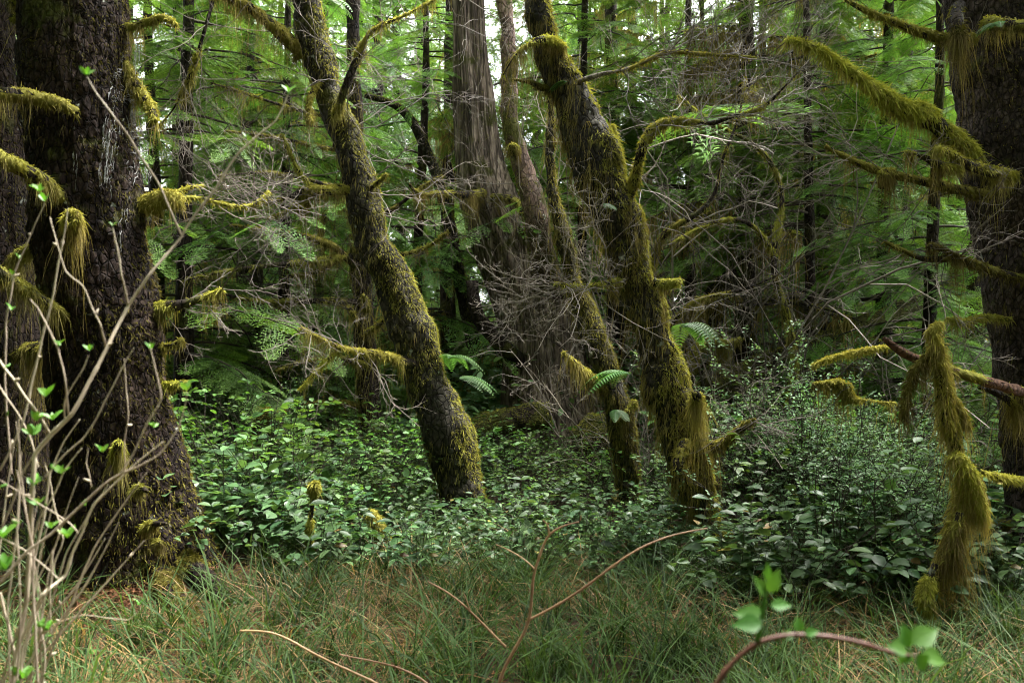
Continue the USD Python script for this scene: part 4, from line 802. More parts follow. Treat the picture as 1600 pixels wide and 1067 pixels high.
BUILD = {
    'hem0': lambda p: conifer(p, 101, 9.5, .085, (.7, 9.2), 100, 2.2, .05, .28, NEAR_SPRAY, 11, .72, zshape=1.0, single=True),
    'hem1': lambda p: conifer(p, 102, 8, .07, (.4, 7.7), 80, 2.0, .12, .34, NEAR_SPRAY, 11, .68, zshape=1.0, single=True),
    'hem2': lambda p: conifer(p, 103, 9.5, .06, (2.9, 9.2), 70, 1.9, .05, .30, NEAR_SPRAY, 10, .74, zshape=1.0, single=True),
    'mid0': lambda p: conifer(p, 111, 18, .10, (.8, 17.5), 130, 3.0, .05, .32, MID_SPRAY, 10, 1.0, dead=14, dead_z=(.6, 4), zshape=1.1),
    'mid1': lambda p: conifer(p, 112, 18, .11, (1.4, 17.5), 125, 3.1, .02, .36, MID_SPRAY, 10, 1.05, dead=30, dead_z=(.8, 7), dead_L=2.4, zshape=1.0),
    'ced0': lambda p: conifer(p, 121, 17, .11, (.8, 16.5), 120, 2.9, .0, .38, CEDAR_SPRAY, 10, .95, 'cedarleaf', dead=10, dead_z=(.6, 4), zshape=1.1, hang_dir=.5),
    'dead0': lambda p: conifer(p, 131, 15, .10, (3.6, 14), 44, 2.4, .05, .3, MID_SPRAY, 9, .8, dead=44, dead_z=(.5, 7.5), dead_L=2.3, mossy=1.6, twiggy=12),
    'dead1': lambda p: conifer(p, 132, 15, .11, (3.2, 14), 44, 2.6, .05, .3, MID_SPRAY, 9, .8, dead=40, dead_z=(.7, 8), dead_L=2.6, mossy=1.3, twiggy=14),
    'far0': lambda p: conifer(p, 141, 23, .10, (.5, 22.5), 140, 3.8, .0, .34, FAR_SPRAY, 9, 1.5, dead=12, dead_z=(1, 6), dead_moss=False, sides=9, coarse_above=13.5),
    'ring0': lambda p: conifer(p, 143, 22, .2, (.4, 21), 190, 4.2, .02, .30, FAR_SPRAY, 9, 1.5, dead=0, sides=9, coarse_above=100., zshape=1.0),  # boughs dense from the ground up, shaped to hold back low light
    'far1': lambda p: conifer(p, 142, 21, .09, (.4, 20.5), 135, 3.4, .05, .40, FAR_SPRAY, 9, 1.5, 'cedarleaf', dead=0, sides=9, hang_dir=.4, coarse_above=13.5),
}
# nearer trees: (kind, name, px, distance, turn, scale, label)
NEARER = [
    ('hem0', 'hemlock_tree', 290, 9.4, 0.4, 1.0, 'young green hemlock with feathery sprays right behind the big left spruce'),
    ('hem0', 'hemlock_tree', 395, 12.2, 2.2, 1.1, 'green hemlock crowding the upper left behind the leaning alder'),
    ('hem1', 'hemlock_tree', 240, 11.2, 5.2, 1.2, 'hemlock mostly hidden behind the big left spruce, its sprays showing on the right of it'),
    ('hem1', 'hemlock_tree', 655, 11.8, 1.2, 1.1, 'slender hemlock whose flat sprays cross just left of the cedar trunk'),
    ('hem0', 'hemlock_tree', 800, 14.6, 1.9, 1.1, 'hemlock behind the cedar, its green sprays on both sides of the trunk'),
    ('hem1', 'hemlock_tree', 1455, 9.3, 0.1, 1.0, 'bright green hemlock sapling whose sprays fan out left of the right-hand spruce'),
    ('hem0', 'hemlock_tree', 1385, 11.2, 4.0, 1.05, 'taller hemlock behind the sapling at upper right'),
    ('hem0', 'hemlock_tree', 1520, 12.0, 2.8, 1.1, 'hemlock at upper right between the mossy branches and the right-hand spruce'),
    ('hem1', 'hemlock_tree', 1630, 8.8, 3.3, .9, 'hemlock sapling half hidden behind the right-hand spruce'),
    ('hem0', 'hemlock_tree', 1100, 15.2, .9, 1.1, 'hemlock far behind the arching alder limb'),
    ('hem1', 'hemlock_tree', 500, 15.5, .9, 1.3, 'hemlock seen far back between the mossy dead boughs at left'),
    ('hem2', 'hemlock_tree', 905, 12.0, .6, 1.1, 'thin-stemmed hemlock with sprays high between the cedar and the thick leaning alder'),
    ('hem2', 'hemlock_tree', 1270, 10.4, 4.2, 1.0, 'thin-stemmed hemlock with sprays above the tangled maple stems'),
    ('hem2', 'hemlock_tree', 440, 10.8, 1.1, 1.0, 'thin-stemmed hemlock with sprays high left of the left leaning alder'),
    ('hem2', 'hemlock_tree', 1080, 12.8, 5.1, 1.15, 'thin-stemmed hemlock with sprays high behind the arching alder limb'),
    ('ced0', 'cedar_tree', 985, 16.0, 1.0, 1.0, 'drooping cedar far behind, between the cedar and the thick leaning alder'),
    ('mid0', 'hemlock_tree', 905, 17.5, 2.0, 1.0, 'feathery hemlock far behind the slender mossy trunk'),
    ('ced0', 'cedar_tree', 1250, 14.0, 3.0, .9, 'pale drooping cedar behind the tangled maple stems'),
    ('dead1', 'spruce_tree', 384, 13.2, 2.5, 1.0, 'slim dark trunk with mossy dead boughs between the big spruce and the left leaning alder'),
    ('dead0', 'spruce_tree', 1163, 11.0, 4.4, 1.1, 'straight dark spruce trunk right of the thick leaning alder'),
    ('dead1', 'spruce_tree', 1290, 12.6, 1.4, 1.0, 'dead-branched spruce behind the huckleberry thicket at right'),
    ('dead0', 'spruce_tree', 700, 13.5, 3.1, 1.0, 'dead-branched spruce with moss curtains left behind the cedar'),
    ('dead1', 'spruce_tree', 960, 13.8, .2, 1.05, 'dead-branched spruce seen between the cedar and the thick leaning alder'),
]
for kind, name, px, d, rz, sc, lab in NEARER:
    individual(kind, BUILD[kind], name, lab, 'tree', at_px(px, d), rz, sc)
# deeper rows
g5 = np.random.default_rng(505); placed = [at_px(px, d)[:2] for _, _, px, d, *_ in NEARER] + [np.array([.6, 11.0])]
ZONES = ((60, 'at the left edge'), (255, 'behind the big left spruce'), (400, 'just right of the big left spruce'), (520, 'left of the left leaning alder'), (640, 'behind the left leaning alder'), (740, 'just left of the cedar'), (900, 'behind the cedar'), (1010, 'just left of the thick leaning alder'), (1120, 'behind the thick leaning alder'), (1250, 'by the straight dark spruce'), (1400, 'above the huckleberry at right'), (1510, 'just left of the right-hand spruce'), (9999, 'behind the right-hand spruce'))
LOOKS = {'hem0': 'bright feathery young hemlock', 'far2': '', 'mid0': 'feathery hemlock', 'mid1': 'hemlock with bare lower boughs', 'ced0': 'drooping cedar', 'dead1': 'moss-hung half-dead spruce', 'dead0': 'moss-hung half-dead spruce', 'far0': 'green conifer', 'far1': 'drooping pale conifer'}
ORDER = ('', 'second ', 'third ', 'fourth ', 'fifth ', 'sixth ', 'seventh ')
def where(row, k, x, y, seen):
    px = CX + x / y * FPX; z = next(t for lim, t in ZONES if px < lim); key = (LOOKS[k], z); seen[key] = seen.get(key, -1) + 1
    return f'{ORDER[min(seen[key], 6)]}{LOOKS[k]} {row}, {z}'
def rows(n, y0, y1, gap, kinds, label, group, half=.66, names=('hemlock_tree',)):
    done = 0; names_ = {}
    for _ in range(n * 60):
        if done >= n: break
        y = g5.uniform(y0, y1); x = g5.uniform(-1, 1) * (half * y + 2)
        if min(np.hypot(*(q - [x, y])) for q in placed) < gap: continue
        placed.append(np.array([x, y])); k = kinds[g5.integers(len(kinds))]
        individual(k, BUILD[k], {'m': 'hemlock_tree', 'h': 'hemlock_tree', 'c': 'cedar_tree', 'd': 'spruce_tree', 'f': 'conifer'}[k[0]], where(label, k, x, y, names_), 'tree', on_ground(x, y), g5.uniform(0, 6.28), g5.uniform(.85, 1.2) * (1.5 if k == 'hem0' else 1), group); done += 1
rows(34, 15.0, 24, 1.6, ['mid0', 'mid1', 'ced0', 'hem0', 'dead1', 'ced0'], 'of the second row', 'conifers of the second row')
rows(26, 24, 38, 2.6, ['far0', 'far1', 'mid1'], 'far back', 'distant conifers')
rows(11, 38, 54, 4, ['far0', 'far1'], 'of the farthest row', 'farthest conifers', .62)
# unseen trees of the surrounding forest, added dense to cut light from behind
for x, y, k in ((-8, 4, 'ring0'), (-9, 9, 'ring0'), (10, 4, 'ring0'), (12, 12, 'ring0'), (-6.3, -.5, 'ring0'), (6.3, -.8, 'ring0'), (-3.9, -3.6, 'ring0'), (3.7, -4.0, 'ring0'), (-.2, -5.2, 'ring0'), (-8, -4.5, 'ring0'), (8, -5, 'ring0'), (-4, -8.5, 'ring0'), (3, -9, 'ring0'), (-11, 0, 'ring0'), (11, 0, 'ring0'), (-14, 6, 'ring0'), (7.5, -9.5, 'ring0'), (-8.5, -9.5, 'ring0'), (0, -12.5, 'ring0')):
    individual(k, BUILD[k], 'conifer', 'one of the unseen conifers added round the clearing to shade it, outside the picture', 'tree', on_ground(x, y), x * 1.7, 1.0, 'added shading conifers round the clearing')
# ------------------------------------------------------------------ salal and huckleberry thickets
def salal(par, seed, n_stem=11, h=.75, leaves=150, singles=60, size=.085, mat='salal'):
    g = np.random.default_rng(seed)
    az = g.uniform(0, 6.28, n_stem); lean = g.uniform(.15, .75, n_stem)
    d = np.stack([np.cos(az) * lean, np.sin(az) * lean, np.ones(n_stem)], 1)
    root = np.stack([g.normal(0, .10, n_stem), g.normal(0, .10, n_stem), np.full(n_stem, -.03)], 1)
    lv = twigs(root, d, h * g.uniform(.7, 1.2, n_stem), 2, (3,), .45, .14, 0, .0042, 8, .7, .10)
    mesh(par, 'stems', join([tubes(p, r, 4, g.uniform(.1, .5, len(p))) for p, r in lv]), M['darktwig'])
    allp = np.concatenate([p for p, _ in lv]); w = np.r_[np.full(len(lv[0][0]), 1.3), np.full(len(lv[1][0]), 1.0)]
    k = g.choice(len(allp), leaves, p=w / w.sum()); t = g.uniform(.30, 1, leaves) ** .7 * 6.999; j = t.astype(int); fr = (t - j)[:, None]
    pos = allp[k, j] * (1 - fr) + allp[k, j + 1] * fr; tan = unit(allp[k, j + 1] - allp[k, j])
    a = g.uniform(0, 6.28, leaves); out = np.stack([np.cos(a), np.sin(a), g.normal(-.02, .22, leaves)], 1)
    D = unit(out + tan * .35); nrm = unit(np.array([0, 0, 1.0]) + g.normal(0, .33, (leaves, 3)))
    L = size * np.clip(g.lognormal(-.06, .30, leaves), .4, 1.6); W = L * g.uniform(.50, .66, leaves)
    tint = np.clip(g.normal(.5, .28, leaves), 0, 1)
    v, f, tt = leaf_set(pos + D * .008, D, nrm, L, W, .16, .16, tint, ((.25, .85), (.55, 1.0)))
    for i in range(singles):
        mesh(par, 'leaf', (v[i * 10:(i + 1) * 10], f[:10], tt[i * 10:(i + 1) * 10]), M['worn' if g.random() < .07 else mat])
    mesh(par, 'foliage', (v[singles * 10:], f[singles * 10:] - singles * 10, tt[singles * 10:]), M[mat], kind='stuff')
def huckleberry(par, seed, n_stem=9, h=1.3, per=2300):
    g = np.random.default_rng(seed)
    az = g.uniform(0, 6.28, n_stem); lean = g.uniform(.1, .6, n_stem)
    d = np.stack([np.cos(az) * lean, np.sin(az) * lean, np.ones(n_stem)], 1); root = np.stack([g.normal(0, .10, n_stem), g.normal(0, .10, n_stem), np.full(n_stem, -.03)], 1)
    lv = twigs(root, d, h * g.uniform(.6, 1.1, n_stem), 3, (7, 6), .42, .13, .02, .0065, 7, .8, .05)
    mesh(par, 'stems', twig_mesh(lv, (.0, .6), 4), M['darktwig'])
    p2 = lv[2][0]; k = g.integers(0, len(p2), per); t = g.uniform(.05, .999, per) * 6; j = np.minimum(t.astype(int), 5); fr = (t - j)[:, None]
    pos = p2[k, j] * (1 - fr) + p2[k, j + 1] * fr; tan = unit(p2[k, j + 1] - p2[k, j])
    sd = unit(np.cross(tan, [0, 0, 1.0])) * np.where(g.random(per) < .5, 1, -1)[:, None]
    D = unit(sd + tan * .5 + g.normal(0, .2, (per, 3))); nrm = unit(np.array([0, 0, 1.0]) + g.normal(0, .3, (per, 3)))
    L = .036 * g.uniform(.7, 1.3, per); v = pos + D * L[:, None] * .0
    s = unit(np.cross(D, nrm)) * (L * .27)[:, None]
    q = np.stack([pos, pos + D * L[:, None] * .5 + s, pos + D * L[:, None], pos + D * L[:, None] * .5 - s], 1).reshape(-1, 3)
    f = (np.arange(per)[:, None, None] * 4 + np.array([[0, 1, 2], [0, 2, 3]])[None]).reshape(-1, 3)
    mesh(par, 'foliage', (q, f, np.repeat(np.clip(g.normal(.5, .25, per), 0, 1), 4)), M['huck'], smooth=False, kind='stuff')
for i in range(4): BUILD[f'salal{i}'] = lambda p, i=i: salal(p, 200 + i, 11, .62 + .12 * (i % 3), 140, 24, .10)
for i in range(3): BUILD[f'leafy{i}'] = lambda p, i=i: salal(p, 220 + i, 14, .75 + .15 * i, 240 + 60 * (i == 1), 0, (.078, .052, .066)[i], ('salal', 'leafy', 'leafy')[i])
for i in range(3): BUILD[f'huck{i}'] = lambda p, i=i: huckleberry(p, 240 + i, 9, 1.1 + .25 * i)
g6 = np.random.default_rng(606)
trunk_feet = [np.array(q) for q in ((-2.42, 5.6), (-.38, 7.5), (1.45, 6.3), (1.02, 7.4), (.57, 11), (3.85, 6), (2.3, 4.9), (.5, 9.6))]
def salal_at(px0, px1, d0, d1, n, kinds, label, group, smin=.8, smax=1.2, gap=.26, name='salal_shrub'):
    mine = []; done = 0
    for _ in range(n * 40):
        if done >= n: break
        d = g6.uniform(d0, d1); x = (g6.uniform(px0, px1) - CX) / FPX * d
        if min(np.hypot(*(q - [x, d])) for q in trunk_feet) < .3 or (mine and min(np.hypot(*(q - [x, d])) for q in mine) < gap): continue
        mine.append(np.array([x, d])); k = kinds[g6.integers(len(kinds))]
        individual(k, BUILD[k], name, label, 'shrub', on_ground(x, d), g6.uniform(0, 6.28), g6.uniform(smin, smax), group); done += 1
S4, L3, H3 = [f'salal{i}' for i in range(4)], [f'leafy{i}' for i in range(3)], [f'huck{i}' for i in range(3)]
salal_at(290, 470, 5.6, 7.4, 20, S4, 'glossy oval-leaved salal in the front row beside the big left spruce', 'front salal beside the spruce', .6, .9)
salal_at(470, 620, 5.6, 7.4, 20, S4 + ['leafy2'], 'glossy oval-leaved salal in the front row left of the left leaning alder', 'front salal left of the alder', .5, .8)
salal_at(620, 780, 5.75, 7.2, 22, S4, 'low glossy salal in front of the foot of the left leaning alder', 'front salal before the left alder', .42, .58, .22)
salal_at(780, 1060, 5.75, 7.4, 40, S4 + ['leafy1'], 'low oval-leaved salal in the front row below the cedar', 'front salal below the cedar', .45, .68, .22)
salal_at(1160, 1560, 5.2, 6.4, 34, S4, 'dark glossy salal in the front row right of the thick leaning alder', 'front salal, right', .6, .95)
salal_at(270, 640, 7.4, 10.5, 44, L3, 'leafy green salal farther back at left, behind the front row', 'salal farther back, left', .6, 1.05, .35)
salal_at(690, 1060, 7.6, 10.2, 48, L3, 'leafy green salal round the foot of the furrowed cedar', 'salal round the cedar', .5, .75, .32)
salal_at(1100, 1640, 7.0, 10.5, 40, L3, 'leafy green salal behind the huckleberry at right', 'salal farther back, right', .9, 1.3, .4)
salal_at(1110, 1290, 6.7, 7.6, 6, H3, 'small-leaved evergreen huckleberry right beside the thick leaning alder', 'huckleberry beside the alder', .72, .92, .3, 'huckleberry_shrub')
salal_at(1270, 1470, 5.6, 7.8, 12, H3, 'small-leaved evergreen huckleberry between the alder and the moss-hung snag', 'huckleberry left of the snag', .6, .85, .3, 'huckleberry_shrub')
salal_at(250, 520, 9.0, 12, 8, H3, 'airy small-leaved shrub far back at left, above the salal', 'small-leaved shrubs far left', .8, 1.1, .5, 'huckleberry_shrub')
salal_at(275, 430, 6.6, 8.2, 9, L3, 'tall leafy salal standing close beside the big left spruce', 'tall salal beside the spruce', 1.0, 1.4, .3)
salal_at(640, 760, 7.8, 10, 10, L3, 'leafy salal just behind the foot of the left leaning alder', 'salal behind the left alder', .6, .8, .3)
# ------------------------------------------------------------------ undergrowth of the far forest floor: nobody could count it
def bush_data(seed, n=170, r=.6, size=.11):
    g = np.random.default_rng(seed); p = unit(g.normal(0, 1, (n, 3))) * (g.random(n) ** .45)[:, None] * [r, r, r * .8] + [0, 0, r * .7]
    p[:, 2] = np.abs(p[:, 2]); D = unit(g.normal(0, 1, (n, 3)) * [1, 1, .35]); nn = unit(np.array([0, 0, 1.0]) + g.normal(0, .4, (n, 3)))
    return leaf_set(p, D, nn, size * g.uniform(.6, 1.3, n), size * .55, .15, .15, np.clip(g.normal(.5, .25, n), 0, 1))
n = 480; y = 10.5 + 34 * g6.random(n) ** 1.3; x = g6.uniform(-1, 1, n) * (.66 * y + 1.5)
ok = [min(np.hypot(*(q - [a, b])) for q in trunk_feet) > .8 for a, b in zip(x, y)]
x, y = x[ok], y[ok]; n = len(x)
scatter('undergrowth', [(bush_data(1), M['salal']), (bush_data(2, 200, .7, .10), M['salal']), (bush_data(3, 260, .6, .07), M['huck'])],
        np.stack([x, y, ground_z(x, y) - .05], 1), g6.uniform(0, 6.28, n), g6.uniform(1.0, 1.9, n), g6.integers(0, 3, n), 'low leafy undergrowth covering the forest floor behind the nearer shrubs', 'undergrowth')
# ------------------------------------------------------------------ sedge, dry grass, litter
def tuft(seed, n, L, w, spread, lean, tint=(.1, .9), curl=.5, nseg=3):
    g = np.random.default_rng(seed); az = g.uniform(0, 6.28, n); ln = lean * g.uniform(.2, 1.2, n)
    r = g.normal(0, spread, (n, 2)); d = np.stack([np.cos(az) * ln, np.sin(az) * ln, np.ones(n)], 1)
    l = L * g.uniform(.45, 1.15, n); out = unit(d * [1, 1, 0])
    bend = out * (l * curl * g.uniform(.2, 1.1, n))[:, None] + DOWN * (l * curl * g.uniform(.2, .9, n))[:, None]
    t = g.uniform(*tint, n); sd = unit(np.stack([-np.sin(az), np.cos(az), 0 * az], 1) + g.normal(0, .4, (n, 3)))
    return blades(np.c_[r, np.full(n, -.02)], d, l, w * g.uniform(.6, 1.3, n), bend, nseg, t, np.clip(t + .1, 0, 1), side=sd)
def region(n, px0, px1, d0, d1, pw=1.0):
    d = d0 + (d1 - d0) * g6.random(n) ** pw; x = (g6.uniform(px0, px1, n) - CX) / FPX * d
    keep = np.array([min(np.hypot(a - q[0], b - q[1]) for q in trunk_feet[:5]) > .22 for a, b in zip(x, d)]) & ~((np.hypot((x + 2.3) / .75, (d - 5.35) / .75) < 1) & (g6.random(n) < .9))
    return x[keep], d[keep]
def grass_on(name, protos, x, d, label, cat, smin=.6, smax=1.2):
    n = len(x); z = ground_z(x, d); a = g6.uniform(0, 6.28, n); s = g6.uniform(smin, smax, n); k = g6.integers(0, len(protos), n)
    tag(UsdGeom.Mesh.Get(stage, mesh('/World', name, join([xf(protos[k[i]][0], (x[i], d[i], z[i]), a[i], s[i]) for i in range(n)]), protos[0][1], smooth=False)), label, cat, None, 'stuff')
x, d = region(850, -150, 1750, 3.2, 6.5, .9)
grass_on('sedge_grass', [(tuft(i, 24, .55, .0078, .04, .32, (.0, 1), .62), M['grass']) for i in range(6)], x, d, 'blue-green sedge tufts covering the foreground', 'grass', .5, 1.15)
x, d = region(1300, -150, 1750, 3.1, 6.5, .9)
keep = fbm(np.stack([x * .8, d * .8, 0 * x], 1), 2, 4) > .40; x, d = x[keep], d[keep]
grass_on('dry_grass', [(tuft(20 + i, 13, .46, .0058, .06, 1.0, (.0, 1.0), .8), M['straw']) for i in range(6)], x, d, 'dry straw-coloured and rusty grass lying among the sedge', 'grass', .5, 1.15)
n = 9000; d = 2.9 + 5.0 * g6.random(n); x = (g6.uniform(-150, 1750, n) - CX) / FPX * d
n2 = 9000; a = g6.uniform(0, 6.28, n2); rr_ = np.abs(g6.normal(0, .6, n2)); x = np.r_[x, -2.15 + np.cos(a) * rr_]; d = np.r_[d, 5.2 + np.sin(a) * rr_ * .7]; n = len(x)
az = g6.uniform(0, 6.28, n); dd = np.stack([np.cos(az), np.sin(az), g6.normal(.05, .25, n)], 1)
tag(UsdGeom.Mesh.Get(stage, mesh('/World', 'needle_litter', blades(np.stack([x, d, ground_z(x, d) + .008], 1), dd, g6.uniform(.02, .085, n), g6.uniform(.003, .012, n), None, 2, g6.uniform(0, 1, n), side=unit(np.stack([-np.sin(az), np.cos(az), g6.normal(0, .3, n)], 1))), M['litter'], smooth=False)),
    'rusty brown needles, bark flakes and dead leaves on the ground', 'litter', None, 'stuff')
n = 14000; d = 2.9 + 4.5 * g6.random(n); x = (g6.uniform(-150, 1750, n) - CX) / FPX * d
keep = fbm(np.stack([x * 1.6, d * 1.6, 0 * x], 1), 2, 44) > .5; x, d = x[keep], d[keep]; n = len(x)
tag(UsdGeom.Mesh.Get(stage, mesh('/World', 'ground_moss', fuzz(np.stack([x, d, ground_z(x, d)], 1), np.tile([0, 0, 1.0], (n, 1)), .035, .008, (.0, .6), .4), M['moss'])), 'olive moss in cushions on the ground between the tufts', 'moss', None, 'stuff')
# ------------------------------------------------------------------ bare twiggy bushes between the trunks
def bare(par, seed, n=7, h=2.2, lean=.7, kids=(6, 4, 2), mat='twig', r0=.010, dirn=(0, 0, 0)):
    g = np.random.default_rng(seed); az = g.uniform(0, 6.28, n); ln = lean * g.uniform(.3, 1.2, n)
    d = np.stack([np.cos(az) * ln, np.sin(az) * ln, np.ones(n)], 1) + np.array(dirn)
    lv = twigs(np.stack([g.normal(0, .1, n), g.normal(0, .1, n), np.full(n, -.03)], 1), d, h * g.uniform(.6, 1.15, n), len(kids) + 1, kids, .46, .17, 0, r0, 8, .95, .10, rmin=.0026)
    mesh(par, 'stems', twig_mesh(lv[:1], (.1, .7), 6), M[mat]); mesh(par, 'twigs', twig_mesh(lv[1:], (.0, 1.0)), M[mat], kind='stuff')
for i in range(3): BUILD[f'bare{i}'] = lambda p, i=i: bare(p, 300 + i, 7, 2.3 + .4 * i, .8)
BUILD['dark0'] = lambda p: bare(p, 310, 8, 3.4, .6, mat='darktwig')
for k, px, d, rz, sc, lab in (
    ('bare1', 960, 8.4, 2.0, .7, 'bare pale twiggy bush between the cedar and the thick leaning alder'),
    ('bare1', 1200, 9.6, 3.0, 1.15, 'bare grey bush right of the straight dark spruce trunk'),
    ('bare2', 1300, 10.6, 5.0, 1.3, 'tall bare bush at upper right behind the mossy dead branches'),
    ('bare2', 1110, 10.0, .9, 1.55, 'tall tangled bare bush behind the arching alder limb'),
    ('bare1', 1010, 11.0, 4.0, 1.6, 'tall bare bush at the top, right of the thick leaning alder'),
    ('dark0', 480, 11.5, 1.1, 1.2, 'dark leafless bush left of the thin dark spruce'),
    ('dark0', 1240, 12.0, 4.6, 1.2, 'dark leafless bush under the dead-branched spruce at right'),
    ('dark0', 880, 12.4, 2.6, 1.25, 'dark leafless bush behind the cedar'),
    ('bare0', 1000, 7.9, 3.4, .55, 'small reddish bare bush at the foot of the slender mossy trunk'),
    ('bare0', 1400, 8.2, 2.4, .9, 'bare twigs behind the moss-hung snag')):
    individual(k, BUILD[k], 'bare_bush', lab, 'bush', at_px(px, d), rz, sc)

# ------------------------------------------------------------------ ferns
def fern(par, seed, n=6, L=.38, up=.5, spread=6.28, az0=0.0, pin=15):
    g = np.random.default_rng(seed)
    for k in range(n):
        az = az0 + spread * (k / n + g.uniform(-.4, .4) / n) if spread > 6 else az0 + g.uniform(-.5, .5) * spread
        l = L * g.uniform(.7, 1.15); out = np.array([math.cos(az), math.sin(az), 0]); sd = np.array([-math.sin(az), math.cos(az), 0])
        t = np.linspace(0, 1, pin + 3); u = up * g.uniform(.6, 1.2)
        mid = out[None] * (l * t)[:, None] * .9 + np.array([0, 0, 1.0])[None] * (l * (u * t - (u + .35) * t * t))[:, None]
        tt = t[3:]; pos = mid[3:]; tan = unit(np.gradient(mid, axis=0))[3:]
        ll = l * .21 * np.sin(np.pi * np.clip(.12 + .86 * tt, 0, 1)) ** .8 + .004
        pr = []
        for s in (-1, 1):
            dd = unit(sd[None] * s + tan * .35 + [0, 0, -.12]); nn = unit(np.cross(tan, sd[None] + 0 * tan)); nn = nn * np.sign(nn[:, 2:] + 1e-9)
            pr.append(leaf_set(pos, dd, nn, ll, np.full(len(ll), l * .034), .1, .12, np.clip(.35 + .4 * tt + g.normal(0, .06, len(tt)), 0, 1), ((.15, .9), (.5, .9))))
        st = tubes(mid[None][:, ::4], np.full((1, len(mid[::4])), .0022), 4, [.2])
        mesh(par, 'frond', join(pr + [st]), M['fern'])
for i, (px, py, d, n, L, up, az0, sp, lab) in enumerate((
    (1068, 512, 6.0, 6, .34, .55, .2, 3.2, 'fern tuft growing out of the thick leaning alder, right side'),
    (985, 585, 7.0, 5, .46, .5, 3.0, 2.6, 'pale fern with long fronds on the slender mossy trunk'),
    (962, 640, 7.0, 3, .20, .1, -1.5, 1.0, 'small fern frond hanging on the slender mossy trunk'),
    (995, 645, 7.2, 3, .22, .4, 0.2, 1.4, 'little fern right of the slender mossy trunk'),
    (700, 560, 7.3, 5, .34, .6, 0.4, 3.0, 'fern tuft behind the left leaning alder, right side'),
    (715, 590, 7.2, 4, .34, .3, -.3, 1.6, 'drooping fern lower on the left leaning alder'),
    (943, 320, 6.05, 2, .16, .2, -1.2, .8, 'tiny fern on the trunk of the thick leaning alder below the arching limb'),
    (886, 128, 6.1, 2, .14, .3, 2.8, .8, 'tiny fern high on the thick leaning alder'),
    (510, 8, 7.3, 3, .3, .5, .2, 2.2, 'fern at the top of the left leaning alder'),
    (1560, 40, 5.25, 3, .14, .4, 3.4, 2.0, 'small fern on the mossy bough across the right-hand spruce'))):
    t = thing('fern', lab, 'fern', tuple(P(px, py, d))); fern(t, 400 + i, n + 4, L, up, sp, az0)
BUILD['sword'] = lambda p: fern(p, 450, 13, .75, 1.0)
for px, d, rz, sc, lab in ((1110, 8.3, 0, .9, 'sword fern on the ground behind the thick leaning alder'), (640, 8.4, 1, 1, 'sword fern at the foot of the left leaning alder'), (540, 10.8, 2, 1.2, 'sword fern farther back at left'),
                           (735, 9.0, 3, .9, 'sword fern left of the cedar foot'), (1050, 9.8, 4, 1.1, 'sword fern between the two dark trunks behind the thick leaning alder'), (1560, 8.0, 5, 1, 'sword fern behind the right-hand spruce branches')):
    individual('sword', BUILD['sword'], 'sword_fern', lab, 'fern', at_px(px, d), rz, sc)

# ------------------------------------------------------------------ fallen logs, a mossy stump, a mass standing for a dark hollow
def log(label, pts, d, name='fallen_log', cat='log', mat='log', moss=.9, **kw):
    path, r = stroke(pts, d, 40); T = thing(name, label, cat, at=path[0])
    b = tube(path, r, 22, lambda th, s, bb, dd: (fbm(bb * 6, 3, 2) - .5) * .6 * r[:, None])
    m = mesh(T, 'trunk', b, M[mat])
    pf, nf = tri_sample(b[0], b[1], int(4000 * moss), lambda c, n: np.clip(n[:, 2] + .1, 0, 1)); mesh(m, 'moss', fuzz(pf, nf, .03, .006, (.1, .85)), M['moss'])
log('dark fallen log lying behind the left leaning alder, left of the cedar', [(700, 690, 40), (760, 668, 46), (820, 655, 44), (860, 650, 40)], 9.8)
log('mossy fallen log sloping up to the right behind the huckleberry', [(1100, 610, 40, 9.6), (1200, 570, 36, 10), (1320, 520, 30, 10.6), (1440, 470, 22, 11)], 10)
log('dark fallen log among the salal far back, right', [(1050, 640, 40, 10.8), (1200, 615, 34, 11.2), (1330, 600, 30, 11.6)], 11)
log('leaning mossy dead trunk behind the straight dark spruce', [(1085, 600, 48, 12), (1120, 470, 40, 12), (1170, 370, 34, 12), (1205, 300, 26, 12), (1230, 220, 16, 12)], 12, 'leaning_trunk', 'tree', 'alder')
log('leaning mossy dead trunk seen left of the furrowed cedar', [(745, 560, 22, 11.8), (715, 420, 20, 11.8), (690, 300, 18, 11.8), (662, 225, 15, 11.8), (625, 170, 12, 11.6), (570, 150, 7, 11.4)], 11.8, 'leaning_trunk', 'tree', 'alder')
log('dark upright stump under the leaning alder at left', [(420, 720, 60, 9), (420, 665, 50, 9), (424, 640, 40, 9)], 9, 'tree_stump', 'stump')
log('dark mossy mass added for the shaded hollow between the cedar foot and the slender trunk', [(935, 735, 100, 9.4), (940, 690, 90, 9.4), (945, 650, 50, 9.4)], 9.4, 'tree_stump', 'stump')  # solid mass put in to stand for the shade of the hollow
def mossy_thing(name, label, cat, pts, d, **kw):
    path, r = stroke(pts, d, 24); T = thing(name, label, cat, at=path[0]); b = mesh(T, 'stem', tube(path, r * .7, 8), M['dark'])
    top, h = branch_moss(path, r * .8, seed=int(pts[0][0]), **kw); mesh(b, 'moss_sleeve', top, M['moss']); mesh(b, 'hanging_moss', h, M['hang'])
mossy_thing('mossy_stub', 'short leaning mossy stub standing in the salal left of the left leaning alder', 'stub', [(612, 890, 26), (606, 860, 26), (594, 830, 24), (580, 806, 22), (572, 800, 12)], 6.3, hang=.08, per_m=6000, hang_per_m=3000, tint=(.4, 1))
mossy_thing('mossy_twig', 'thin stem with a bright yellow moss tuft on its tip standing in the salal', 'stem', [(478, 920, 12), (482, 850, 9), (488, 790, 9), (490, 770, 16), (492, 756, 18), (494, 752, 10)], 5.9, hang=.03, per_m=4500, hang_per_m=900, tint=(.5, 1), patch=.45)
